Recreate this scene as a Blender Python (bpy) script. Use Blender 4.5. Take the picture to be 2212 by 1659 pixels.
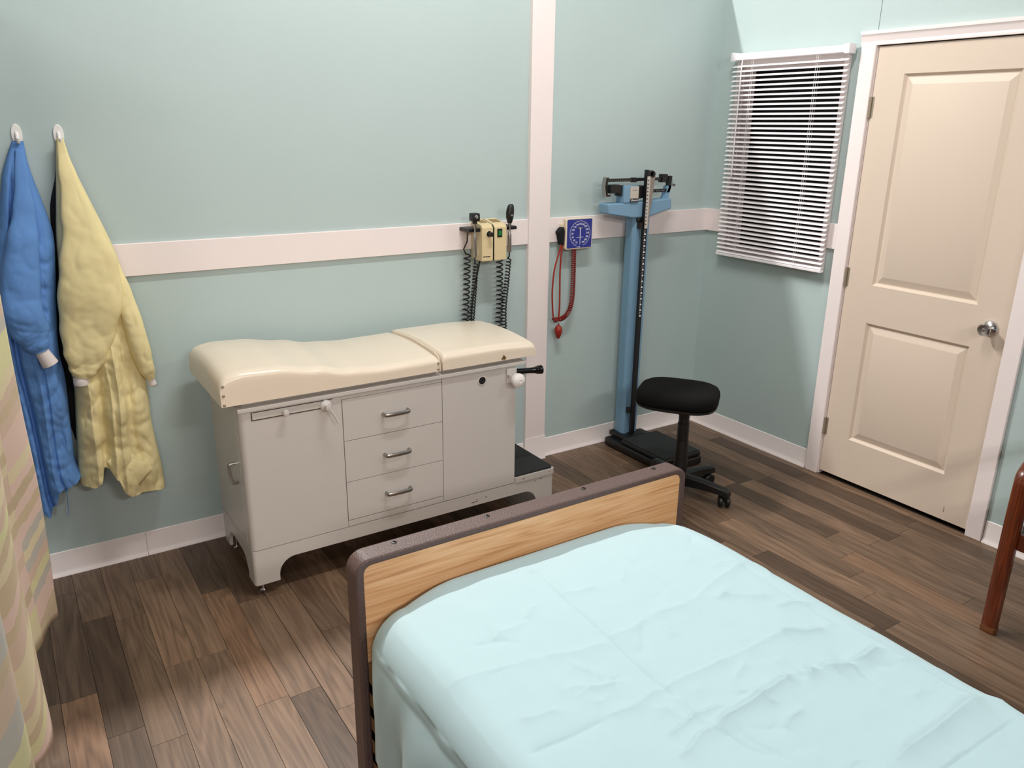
import bpy, bmesh, math, random
from mathutils import Vector, Matrix, noise
random.seed(7)
for o in list(bpy.data.objects): bpy.data.objects.remove(o)
scene = bpy.context.scene
COL = scene.collection
PI = math.pi

# ------------------------------------------------------------------ camera
CAM = (-3.4090, -3.2407, 1.6974)
YAW, PITCH, ROLL, FPX = 0.5768, -0.3143, 0.0124, 1720.3
fwd = Vector((math.sin(YAW)*math.cos(PITCH), math.cos(YAW)*math.cos(PITCH), math.sin(PITCH)))
rt = Vector((math.cos(YAW), -math.sin(YAW), 0)); up = rt.cross(fwd)
r2 = rt*math.cos(ROLL)+up*math.sin(ROLL); u2 = -rt*math.sin(ROLL)+up*math.cos(ROLL)
cd = bpy.data.cameras.new('camera'); cam = bpy.data.objects.new('camera', cd); COL.objects.link(cam)
M = Matrix((r2, u2, -fwd)).transposed().to_4x4(); M.translation = Vector(CAM); cam.matrix_world = M
cd.sensor_fit = 'HORIZONTAL'; cd.sensor_width = 36; cd.lens = FPX/2212*36; cd.clip_start = 0.05
scene.camera = cam

# ------------------------------------------------------------------ world, lights, exposure
w = bpy.data.worlds.new('world'); scene.world = w; w.use_nodes = True
w.node_tree.nodes['Background'].inputs[0].default_value = (1.0, 1.0, 1.0, 1)
w.node_tree.nodes['Background'].inputs[1].default_value = 0.05
scene.view_settings.view_transform = 'Standard'; scene.view_settings.look = 'None'
scene.view_settings.gamma = 1; scene.view_settings.use_curve_mapping = False
scene.view_settings.exposure = 0.0
LIGHTZ = 3.8
# linear fluorescent battens hung in the hall, the front pair as unseen fill: (x, y, z, length, width, watts, tilt towards the back wall in degrees)
BATTENS = [(-2.6, 0.55, LIGHTZ, 1.2, 0.08, 138, -30), (-1.9, -1.5, LIGHTZ, 1.2, 0.14, 54, 50), (1.15, -3.5, LIGHTZ, 1.2, 0.12, 50, 0),
           (-2.2, -5.6, 3.0, 1.2, 0.16, 42, 62), (-4.4, -5.8, 2.75, 1.2, 0.2, 62, 62)]  # front pair: unseen fill lamps angled to brighten the back wall
for i, (x, y, z, l, wd, p, tilt) in enumerate(BATTENS):
    ld = bpy.data.lights.new('batten_light', 'AREA'); ld.shape = 'RECTANGLE'; ld.size = l; ld.size_y = wd
    ld.energy = p; ld.color = (1.0, 0.98, 0.955); t_ = math.radians(tilt)
    lo = bpy.data.objects.new('batten_light', ld); COL.objects.link(lo); lo.rotation_euler = (t_, 0, 0)
    lo.location = (x, y+0.012*math.sin(t_), z-0.012*math.cos(t_))

# ------------------------------------------------------------------ helpers
ORG = {}
def org(p): return ORG.get(p.name, Vector((0, 0, 0))) if p else Vector((0, 0, 0))
class B:
    def __init__(s): s.bm = bmesh.new(); s.hard = False
    def box(s, x0, x1, y0, y1, z0, z1, bev=0, seg=2):
        v = [s.bm.verts.new(p) for p in ((x0,y0,z0),(x1,y0,z0),(x1,y1,z0),(x0,y1,z0),(x0,y0,z1),(x1,y0,z1),(x1,y1,z1),(x0,y1,z1))]
        f = [s.bm.faces.new([v[i] for i in q]) for q in ((3,2,1,0),(4,5,6,7),(0,1,5,4),(1,2,6,5),(2,3,7,6),(3,0,4,7))]
        if bev:
            s.hard = True
            e = list({e for q in f for e in q.edges})
            bmesh.ops.bevel(s.bm, geom=e, offset=bev, segments=seg, profile=0.5, affect='EDGES')
        return s
    def vbox(s, x0, x1, y0, y1, z0, z1, bev, seg=4):
        """box whose four vertical edges alone are rounded"""
        poly = rrect(x0, x1, y0, y1, bev, seg)
        return s.prism(poly, 'xy', z0, z1)
    def prism(s, poly, plane, a, b):
        def P(p, h):
            return {'xy': (p[0], p[1], h), 'xz': (p[0], h, p[1]), 'yz': (h, p[0], p[1])}[plane]
        lo = [s.bm.verts.new(P(p, a)) for p in poly]; hi = [s.bm.verts.new(P(p, b)) for p in poly]
        n = len(poly)
        fs = [s.bm.faces.new(lo[::-1]), s.bm.faces.new(hi)]
        for i in range(n): fs.append(s.bm.faces.new((lo[i], lo[(i+1) % n], hi[(i+1) % n], hi[i])))
        bmesh.ops.recalc_face_normals(s.bm, faces=fs)
        return s
    def cyl(s, p0, p1, r0, r1=None, n=16): return s.tube([p0, p1], r0, n, r1=r1)
    def tube(s, pts, r, n=8, r1=None, rs=None, closed=False):
        pts = [Vector(p) for p in pts]; N = len(pts)
        t0 = (pts[1]-pts[0]).normalized()
        ref = Vector((0, 0, 1)) if abs(t0.z) < .9 else Vector((1, 0, 0))
        nrm = (ref - t0*ref.dot(t0)).normalized(); rings = []
        for i, p in enumerate(pts):
            if closed: t = (pts[(i+1) % N]-pts[i-1]).normalized()
            else: t = (pts[min(i+1, N-1)]-pts[max(i-1, 0)]).normalized()
            nrm = (nrm - t*nrm.dot(t)); nrm = nrm.normalized() if nrm.length > 1e-6 else t.orthogonal().normalized()
            bn = t.cross(nrm)
            rr = rs[i] if rs else (r if r1 is None else r+(r1-r)*i/(N-1))
            rings.append([s.bm.verts.new(p+(nrm*math.cos(2*PI*k/n)+bn*math.sin(2*PI*k/n))*rr) for k in range(n)])
        m = N if closed else N-1
        for i in range(m):
            a, b = rings[i], rings[(i+1) % N]
            for k in range(n): s.bm.faces.new((a[k], a[(k+1) % n], b[(k+1) % n], b[k]))
        if not closed:
            s.bm.faces.new(rings[0][::-1]); s.bm.faces.new(rings[-1])
        return s
    def lathe(s, prof, o, ax, n=24):
        """prof: (radius, distance along axis)"""
        o = Vector(o); ax = Vector(ax).normalized(); e1 = ax.orthogonal().normalized(); e2 = ax.cross(e1)
        rings = []
        for r, h in prof:
            r = max(r, 1e-5)
            rings.append([s.bm.verts.new(o+ax*h+(e1*math.cos(2*PI*k/n)+e2*math.sin(2*PI*k/n))*r) for k in range(n)])
        for a, b in zip(rings, rings[1:]):
            for k in range(n): s.bm.faces.new((a[k], a[(k+1) % n], b[(k+1) % n], b[k]))
        s.bm.faces.new(rings[0][::-1]); s.bm.faces.new(rings[-1]); return s
    def grid(s, fn, nu, nv, wrap=False, flip=False):
        g = [[s.bm.verts.new(fn(i/(nu if wrap else nu-1), j/(nv-1))) for i in range(nu)] for j in range(nv)]
        for j in range(nv-1):
            for i in range(nu if wrap else nu-1):
                q = (g[j][i], g[j][(i+1) % nu], g[j+1][(i+1) % nu], g[j+1][i])
                s.bm.faces.new(q[::-1] if flip else q)
        return g
def rrect(x0, x1, y0, y1, r, seg=4):
    p = []
    for cx, cy, a in ((x1-r, y1-r, 0), (x0+r, y1-r, 90), (x0+r, y0+r, 180), (x1-r, y0+r, 270)):
        for k in range(seg+1):
            t = math.radians(a+90*k/seg); p.append((cx+r*math.cos(t), cy+r*math.sin(t)))
    return p
def tag(o, label=None, cat=None, group=None, kind=None):
    if label: o['label'] = label
    if cat: o['category'] = cat
    if group: o['group'] = group
    if kind: o['kind'] = kind
    return o
def obj(name, b, mat, parent=None, smooth=35, bevel=0, seg=2):
    me = bpy.data.meshes.new(name); bm = b.bm if isinstance(b, B) else b
    off = org(parent)
    if parent: bmesh.ops.translate(bm, verts=bm.verts, vec=-off)
    bmesh.ops.recalc_face_normals(bm, faces=bm.faces) if getattr(b, 'recalc', False) else None
    bm.to_mesh(me); bm.free(); me.materials.append(mat)
    o = bpy.data.objects.new(name, me); COL.objects.link(o)
    if smooth:
        for p in me.polygons: p.use_smooth = True
        me.set_sharp_from_angle(angle=math.radians(smooth))
    if bevel:
        md = o.modifiers.new('bevel', 'BEVEL'); md.width = bevel; md.segments = seg; md.limit_method = 'ANGLE'; md.angle_limit = math.radians(40)
        md.harden_normals = False
    if smooth and (bevel or getattr(b, 'hard', False)):
        wn_ = o.modifiers.new('weighted', 'WEIGHTED_NORMAL'); wn_.keep_sharp = True; wn_.weight = 100
    if parent: o.parent = parent; ORG[o.name] = off
    return o
def root(name, loc, label, cat, group=None):
    o = bpy.data.objects.new(name, None); COL.objects.link(o); o.location = loc; o.empty_display_size = .05
    ORG[o.name] = Vector(loc); return tag(o, label, cat, group)
def struct(name, b, mat, parent=None, **k):
    o = obj(name, b, mat, parent, **k)
    if not parent: o['kind'] = 'structure'
    return o
def text(body, size, loc, rot, mat, parent, name='lettering', shear=0, align='CENTER', ext=0.0003):
    c = bpy.data.curves.new('t', 'FONT'); c.body = body; c.size = size; c.align_x = align; c.align_y = 'CENTER'; c.extrude = ext; c.shear = shear
    t = bpy.data.objects.new('t', c); COL.objects.link(t)
    dg = bpy.context.evaluated_depsgraph_get(); me = bpy.data.meshes.new_from_object(t.evaluated_get(dg))
    bpy.data.objects.remove(t); bpy.data.curves.remove(c)
    me.materials.clear(); me.materials.append(mat)
    o = bpy.data.objects.new(name, me); COL.objects.link(o); o.parent = parent
    o.location = Vector(loc)-org(parent); o.rotation_euler = rot; return o
def sr(r, g, b):
    f = lambda c: c/12.92 if c <= .04045 else ((c+.055)/1.055)**2.4
    return (f(r/255), f(g/255), f(b/255), 1)
def smooth_path(pts, n):
    P = [Vector(p) for p in pts]; out = []
    for i in range(len(P)-1):
        p0 = P[max(i-1, 0)]; p1 = P[i]; p2 = P[i+1]; p3 = P[min(i+2, len(P)-1)]
        for k in range(n):
            t = k/n; out.append(0.5*((2*p1)+(-p0+p2)*t+(2*p0-5*p1+4*p2-p3)*t*t+(-p0+3*p1-3*p2+p3)*t**3))
    out.append(P[-1]); return out
def coil(path, r, turns, n_per=12, phase=0):
    P = [Vector(p) for p in path]; L = [0]
    for a, b in zip(P, P[1:]): L.append(L[-1]+(b-a).length)
    N = int(turns*n_per); out = []
    for i in range(N+1):
        s = L[-1]*i/N; k = max(j for j in range(len(L)) if L[j] <= s+1e-9); k = min(k, len(P)-2)
        f = (s-L[k])/(L[k+1]-L[k]); p = P[k].lerp(P[k+1], f); t = (P[k+1]-P[k]).normalized()
        e1 = Vector((0, 1, 0)); e1 = (e1-t*e1.dot(t)).normalized(); e2 = t.cross(e1)
        a = 2*PI*turns*i/N+phase; rr = r(i/N) if callable(r) else r
        out.append(p+(e1*math.cos(a)+e2*math.sin(a))*rr)
    return out
def interp(tab, t):
    if t <= tab[0][0]: return tab[0][1]
    for (a, x), (b, y) in zip(tab, tab[1:]):
        if t <= b:
            f = (t-a)/(b-a); f = f*f*(3-2*f); return x+(y-x)*f
    return tab[-1][1]

# ------------------------------------------------------------------ materials
def mat(name, col, rough=.5, metal=0, spec=.5, coat=0, noise_amt=0, noise_scale=8, bump=0, bump_scale=200, sheen=0, emit=None):
    m = bpy.data.materials.new(name); m.use_nodes = True; nt = m.node_tree; n = nt.nodes; p = n['Principled BSDF']
    p.inputs['Base Color'].default_value = col; p.inputs['Roughness'].default_value = rough; p.inputs['Metallic'].default_value = metal
    p.inputs['Specular IOR Level'].default_value = spec; p.inputs['Coat Weight'].default_value = coat; p.inputs['Sheen Weight'].default_value = sheen
    if emit: p.inputs['Emission Color'].default_value = emit[0]; p.inputs['Emission Strength'].default_value = emit[1]
    tc = n.new('ShaderNodeTexCoord')
    if noise_amt:
        nz = n.new('ShaderNodeTexNoise'); nz.inputs['Scale'].default_value = noise_scale; nz.inputs['Detail'].default_value = 4
        nt.links.new(tc.outputs['Object'], nz.inputs['Vector'])
        mx = n.new('ShaderNodeMix'); mx.data_type = 'RGBA'
        mx.inputs[6].default_value = tuple(c*(1-noise_amt) for c in col[:3])+(1,); mx.inputs[7].default_value = tuple(min(1, c*(1+noise_amt)) for c in col[:3])+(1,)
        nt.links.new(nz.outputs['Fac'], mx.inputs[0]); nt.links.new(mx.outputs[2], p.inputs['Base Color'])
    if bump:
        nb = n.new('ShaderNodeTexNoise'); nb.inputs['Scale'].default_value = bump_scale; nb.inputs['Detail'].default_value = 3
        nt.links.new(tc.outputs['Object'], nb.inputs['Vector'])
        bp = n.new('ShaderNodeBump'); bp.inputs['Strength'].default_value = bump; bp.inputs['Distance'].default_value = .002
        nt.links.new(nb.outputs['Fac'], bp.inputs['Height']); nt.links.new(bp.outputs['Normal'], p.inputs['Normal'])
    return m
def ramp(n, stops, interp_='LINEAR'):
    r = n.new('ShaderNodeValToRGB'); r.color_ramp.interpolation = interp_
    while len(r.color_ramp.elements) < len(stops): r.color_ramp.elements.new(.5)
    for e, (p, c) in zip(r.color_ramp.elements, stops): e.position = p; e.color = c
    return r
def wood(name, axis, stops, scale=1, rough=.4, rnd=False, tones=None, stretch=10, coat=0, bump=.06, wave=.35):
    """grain runs along the given object axis; rnd gives every piece its own tone and figure"""
    m = bpy.data.materials.new(name); m.use_nodes = True; nt = m.node_tree; n = nt.nodes; p = n['Principled BSDF']; L = nt.links.new
    p.inputs['Roughness'].default_value = rough; p.inputs['Coat Weight'].default_value = coat
    tc = n.new('ShaderNodeTexCoord'); vec = tc.outputs['Object']
    if rnd:
        oi = n.new('ShaderNodeObjectInfo'); mu = n.new('ShaderNodeVectorMath'); mu.operation = 'MULTIPLY'
        cb = n.new('ShaderNodeCombineXYZ')
        for i in range(3): L(oi.outputs['Random'], cb.inputs[i])
        mu.inputs[1].default_value = (37.3, 91.7, 13.1); L(cb.outputs[0], mu.inputs[0])
        ad = n.new('ShaderNodeVectorMath'); ad.operation = 'ADD'; L(vec, ad.inputs[0]); L(mu.outputs[0], ad.inputs[1]); vec = ad.outputs[0]
    mp = n.new('ShaderNodeMapping'); sc = [14*scale]*3; sc['xyz'.index(axis)] = 14*scale/stretch; mp.inputs['Scale'].default_value = sc; L(vec, mp.inputs['Vector'])
    n1 = n.new('ShaderNodeTexNoise'); n1.inputs['Scale'].default_value = 1; n1.inputs['Detail'].default_value = 2; n1.inputs['Distortion'].default_value = .6; L(mp.outputs[0], n1.inputs['Vector'])
    ml = n.new('ShaderNodeMath'); ml.operation = 'MULTIPLY'; ml.inputs[1].default_value = 9; L(n1.outputs['Fac'], ml.inputs[0])
    fr = n.new('ShaderNodeMath'); fr.operation = 'PINGPONG'; fr.inputs[1].default_value = .5; L(ml.outputs[0], fr.inputs[0])     # contour rings = cathedral figure
    mp2 = n.new('ShaderNodeMapping'); sc2 = [160*scale]*3; sc2['xyz'.index(axis)] = 160*scale/(stretch*2.2); mp2.inputs['Scale'].default_value = sc2; L(vec, mp2.inputs['Vector'])
    n2 = n.new('ShaderNodeTexNoise'); n2.inputs['Scale'].default_value = 1; n2.inputs['Detail'].default_value = 4; L(mp2.outputs[0], n2.inputs['Vector'])
    m1 = n.new('ShaderNodeMath'); m1.operation = 'MULTIPLY'; m1.inputs[1].default_value = wave*2; L(fr.outputs[0], m1.inputs[0])
    m2 = n.new('ShaderNodeMath'); m2.operation = 'MULTIPLY_ADD'; m2.inputs[1].default_value = 1-wave; L(n2.outputs['Fac'], m2.inputs[0]); L(m1.outputs[0], m2.inputs[2])
    rp = ramp(n, stops); L(m2.outputs[0], rp.inputs[0]); out = rp.outputs[0]
    if rnd:
        r2_ = ramp(n, tones); L(oi.outputs['Random'], r2_.inputs[0])
        mx = n.new('ShaderNodeMix'); mx.data_type = 'RGBA'; mx.blend_type = 'MULTIPLY'; mx.inputs[0].default_value = 1
        L(out, mx.inputs[6]); L(r2_.outputs[0], mx.inputs[7]); out = mx.outputs[2]
    L(out, p.inputs['Base Color'])
    bp = n.new('ShaderNodeBump'); bp.inputs['Strength'].default_value = bump; bp.inputs['Distance'].default_value = .002; L(n2.outputs['Fac'], bp.inputs['Height']); L(bp.outputs['Normal'], p.inputs['Normal'])
    return m

M_WALL = mat('aqua_wall', sr(182, 198, 197), .55, noise_amt=.025, noise_scale=3, bump=.12, bump_scale=260, spec=.35)
M_TRIM = mat('white_trim', sr(240, 228, 226), .45, noise_amt=.015, bump=.05, bump_scale=60)
M_BASE = mat('vinyl_base', sr(250, 240, 238), .4)
M_DARK = mat('dark_void', sr(12, 12, 13), .8)
M_PLANK = wood('plank_wood', 'y', [(.2, sr(84, 65, 50)), (.5, sr(111, 89, 71)), (.85, sr(133, 109, 89))], rough=.45, rnd=True, stretch=11, wave=.3, scale=.75,
    tones=[(0, (.40, .37, .34, 1)), (.15, (.56, .53, .50, 1)), (.4, (.80, .78, .76, 1)), (.65, (.98, .96, .95, 1)), (.88, (1.16, 1.13, 1.10, 1)), (1, (1.3, 1.08, .92, 1))])
M_SUB = mat('subfloor', sr(45, 34, 26), .8)
M_OAK = wood('oak_laminate', 'x', [(.2, sr(176, 120, 78)), (.42, sr(220, 164, 114)), (.75, sr(236, 190, 146))], rough=.38, stretch=16, scale=1.1, bump=.02, wave=.22)
M_CHERRY = wood('cherry_wood', 'z', [(.2, sr(62, 24, 10)), (.5, sr(98, 42, 18)), (.8, sr(130, 62, 28))], rough=.3, stretch=14, scale=1.4, coat=.3, bump=.02, wave=.2)
M_BRONZE = mat('hammered_bronze', sr(92, 72, 68), .42, metal=.0, noise_amt=.3, noise_scale=180, bump=.8, bump_scale=260)
M_SHEET = mat('aqua_sheet', sr(172, 197, 203), .85, bump=.12, bump_scale=900, sheen=.1, noise_amt=.015, noise_scale=5)
M_MATT = mat('mattress_blue', sr(70, 100, 130), .7)
M_ENAMEL = mat('cream_enamel', sr(204, 199, 195), .32, spec=.5, noise_amt=.012, noise_scale=6)
M_VINYL = mat('cream_vinyl', sr(236, 222, 203), .27, spec=.55, noise_amt=.03, noise_scale=9, bump=.05, bump_scale=300)
M_CHROME = mat('chrome', sr(205, 203, 205), .18, metal=1)
M_STEEL = mat('satin_steel', sr(168, 165, 162), .3, metal=1)
M_BRASSY = mat('dull_hinge_metal', sr(170, 158, 140), .4, metal=.5)
M_BLACK = mat('black_plastic', sr(16, 16, 17), .42)
M_FABRIC = mat('black_fabric', sr(13, 12, 12), .95, bump=.3, bump_scale=700, spec=.2)
M_RUBBER = mat('black_rubber_mat', sr(30, 32, 33), .7, bump=.4, bump_scale=500)
M_BLUE = mat('scale_blue_enamel', sr(122, 160, 188), .42, noise_amt=.02)
M_WHITE = mat('white_plastic', sr(240, 236, 234), .35)
M_DOOR = mat('cream_door', sr(216, 198, 181), .5, noise_amt=.02, noise_scale=2.5, bump=.08, bump_scale=140)
M_GOWNB = mat('blue_gown', sr(98, 144, 206), .85, bump=.06, bump_scale=600, noise_amt=.05, noise_scale=6)
M_GOWNY = mat('yellow_gown', sr(232, 217, 164), .85, bump=.08, bump_scale=500, noise_amt=.04, noise_scale=10)
M_CUFF = mat('white_knit_cuff', sr(232, 222, 218), .9, bump=.4, bump_scale=400)
M_NAVY = mat('black_cloth', sr(17, 18, 24), .95)
M_TAN = mat('tan_plastic', sr(218, 198, 156), .45, noise_amt=.02)
M_RED = mat('red_rubber', sr(150, 38, 24), .45)
M_RED2 = mat('red_coil', sr(128, 28, 24), .45)
M_DIAL = mat('blue_dial', sr(32, 44, 138), .35, noise_amt=.03)
M_PRINT = mat('white_print', sr(236, 238, 244), .6)
M_GREEN = mat('green_lamp', sr(16, 92, 40), .3, emit=(sr(30, 190, 80), .12))
M_CREAMP = mat('cream_plastic', sr(226, 212, 188), .4)
M_BURG = mat('burgundy_seat', sr(112, 22, 30), .7, noise_amt=.1, noise_scale=60)
M_SLAT = mat('white_slat', sr(244, 238, 240), .38)
M_GLASS = mat('night_glass', sr(4, 4, 5), .35, spec=.2)
M_CLEAR = mat('clear_bracket', sr(235, 232, 235), .15)
M_BROWNLBL = mat('brown_badge', sr(110, 84, 42), .5)
M_LAMP = mat('lamp_diffuser', sr(250, 248, 240), .5, emit=(sr(255, 246, 232), 3.0))

def curtain_mat():
    m = bpy.data.materials.new('curtain_print'); m.use_nodes = True; nt = m.node_tree; n = nt.nodes; L = nt.links.new; p = n['Principled BSDF']
    p.inputs['Roughness'].default_value = .9
    uv = n.new('ShaderNodeUVMap'); sx = n.new('ShaderNodeSeparateXYZ')
    nz = n.new('ShaderNodeTexNoise'); nz.inputs['Scale'].default_value = 22; nz.inputs['Detail'].default_value = 3; L(uv.outputs[0], nz.inputs['Vector'])
    mm = n.new('ShaderNodeVectorMath'); mm.operation = 'SCALE'; mm.inputs['Scale'].default_value = .03; L(nz.outputs['Color'], mm.inputs[0])
    av = n.new('ShaderNodeVectorMath'); av.operation = 'ADD'; L(uv.outputs[0], av.inputs[0]); L(mm.outputs[0], av.inputs[1]); L(av.outputs[0], sx.inputs[0])
    def math_(op, a, b=None):
        q = n.new('ShaderNodeMath'); q.operation = op
        for i, v in enumerate((a, b)):
            if v is None: continue
            if isinstance(v, (int, float)): q.inputs[i].default_value = v
            else: L(v, q.inputs[i])
        return q.outputs[0]
    s = math_('DIVIDE', sx.outputs[0], .15); band = math_('FLOOR', s); fr = math_('FRACT', s)
    wn = n.new('ShaderNodeTexWhiteNoise'); wn.noise_dimensions = '1D'; L(band, wn.inputs['W'])
    z = math_('ADD', math_('ADD', math_('DIVIDE', sx.outputs[1], .034), math_('MULTIPLY', wn.outputs['Value'], 7.3)), math_('MULTIPLY', fr, 1.9))
    cell = math_('FLOOR', z); cb = n.new('ShaderNodeCombineXYZ'); L(cell, cb.inputs[0]); L(band, cb.inputs[1])
    w2 = n.new('ShaderNodeTexWhiteNoise'); w2.noise_dimensions = '2D'; L(cb.outputs[0], w2.inputs['Vector'])
    rp = ramp(n, [(0, sr(196, 176, 146)), (.2, sr(222, 192, 184)), (.36, sr(184, 166, 136)), (.52, sr(220, 208, 172)), (.68, sr(214, 212, 160)), (.8, sr(206, 180, 164)), (.92, sr(178, 178, 176))], 'CONSTANT'); L(w2.outputs['Value'], rp.inputs[0])
    n2 = n.new('ShaderNodeTexNoise'); n2.inputs['Scale'].default_value = 40; L(uv.outputs[0], n2.inputs['Vector'])
    mx = n.new('ShaderNodeMix'); mx.data_type = 'RGBA'; mx.blend_type = 'MIX'; L(math_('MULTIPLY', n2.outputs['Fac'], .55), mx.inputs[0]); L(rp.outputs[0], mx.inputs[6]); mx.inputs[7].default_value = sr(214, 196, 168)
    L(mx.outputs[2], p.inputs['Base Color']); return m
M_CURT = curtain_mat()

# ------------------------------------------------------------------ room shell
H = 2.44
fl = B().box(-4.3, .14, -4.6, .02, -.06, -.004); floor = struct('floor', fl, M_SUB)
xs = [0.0]+[-.06-.1*k for k in range(0, 40)]
PLW = .0988; meshes = {}
def plank_mesh(wd, ln):
    k = (round(wd, 3), round(ln, 3))
    if k not in meshes:
        b = B().box(-wd/2, wd/2, -ln/2, ln/2, -.004, 0); me = bpy.data.meshes.new('plank'); b.bm.to_mesh(me); b.bm.free()
        me.materials.append(M_PLANK); meshes[k] = me
    return meshes[k]
known = {31: (-.205, .6), 32: (-.44, .71), 33: (-.39, .66), 30: (-.81, .66)}
lens = (.6, .66, .72)
for i in range(len(xs)-1):
    x1, x0 = xs[i], xs[i+1]; gap = .003 if abs(x1+2.66) < .02 else .0013
    st, ln = known.get(i, (-random.uniform(.05, .7), random.choice(lens)))
    y1 = 0.0; y0 = st
    while y0 > -.08: y0 -= ln*.5
    while y1 > -4.2:
        y0 = max(y0, -4.25); L_ = round(y1-y0, 2)
        if L_ > .03:
            me = plank_mesh(x1-x0-gap, y1-y0-.0013)
            o = bpy.data.objects.new('plank', me); COL.objects.link(o); o.parent = floor
            o.location = ((x0+x1)/2-gap/2*0, (y0+y1)/2, 0)
        y1 = y0; y0 = y1-ln
# back wall (two boards meeting behind the upright) and right wall with window and door openings
struct('wall_back', B().box(-4.3, -1.17, 0, .09, 0, H).box(-1.168, .0, 0, .09, 0, H), M_WALL)
W = B()
for a in ((0, -.165, 0, H), (-.165, -.775, 0, 1.065), (-.165, -.775, 1.995, H), (-.775, -.9125, 0, H), (-.9155, -1.697, 2.052, H), (-1.697, -4.6, 0, H)):
    W.box(0, .1, a[1], a[0], a[2], a[3])
W.box(.1, .14, -4.6, .09, 0, H)
struct('wall_right', W, M_WALL)
struct('ceiling', B().box(-6.5, 2.5, -8, 3, 3.95, 4.0), mat('ceiling_white', sr(225, 222, 215), .9))
# trims
RT, RB = 1.267, 1.147
struct('trim_1', B().box(-1.229, -1.105, -.024, 0, .0, H), M_TRIM, bevel=.002)           # upright
struct('trim_2', B().box(-4.3, -1.229, -.016, 0, RB, RT), M_TRIM, bevel=.002)            # rail left
struct('trim_3', B().box(-1.105, -.0005, -.016, 0, RB, RT), M_TRIM, bevel=.002)            # rail to the corner
struct('trim_4', B().box(-.016, -.0005, -.1385, -.0165, RB, RT).box(-.016, -.0005, -.853, -.8015, RB, RT), M_TRIM, bevel=.002)
def cove(bm, axis, a, b):
    prof = [(0, 0), (-.014, 0), (-.0135, .004), (-.008, .012), (-.005, .024), (-.004, .1), (-.002, .102), (0, .102)]
    if axis == 'x': bm.prism([(p, z) for p, z in prof], 'yz', a, b)      # runs along x on the back wall
    else: bm.prism([(p, z) for p, z in prof], 'xz', a, b)
b = B(); cove(b, 'x', -4.3, -3.078); cove(b, 'x', -3.0765, -1.2295); cove(b, 'x', -1.1045, -.0005); struct('baseboard_back', b, M_BASE)
b = B(); b.prism([(-.026, 0), (-.034, 0), (-.03, .012), (-.027, .026), (-.0265, .13), (-.0245, .13), (-.0245, 0)], 'yz', -1.232, -1.102); struct('baseboard_upright', b, M_BASE)
b = B(); cove(b, 'y', -.846, -.0145); cove(b, 'y', -4.6, -1.77); struct('baseboard_right', b, M_BASE)
# door casing: profiled boards
def casing(name, pts_outer, horiz, y0, y1, z0, z1):
    b = B(); b.box(-.017, -.0003, min(y0, y1), max(y0, y1), z0, z1)
    return struct(name, b, M_TRIM, bevel=.003)
casing('trim_5', None, 0, -.925, -.853, 0, 2.05); casing('trim_6', None, 0, -1.768, -1.698, 0, 2.05)
b = B(); prof = [(0, 2.05), (-.013, 2.05), (-.015, 2.058), (-.012, 2.066), (-.017, 2.084), (-.019, 2.09), (-.024, 2.096), (-.024, 2.11), (0, 2.11)]
b.prism(prof, 'xz', -1.774, -.847); struct('trim_7', b, M_TRIM)
struct('trim_8', B().box(.0005, .095, -.9285, -.9165, 0, 2.05).box(.0005, .095, -1.6965, -1.694, 0, 2.05), M_TRIM)   # jambs

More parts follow.
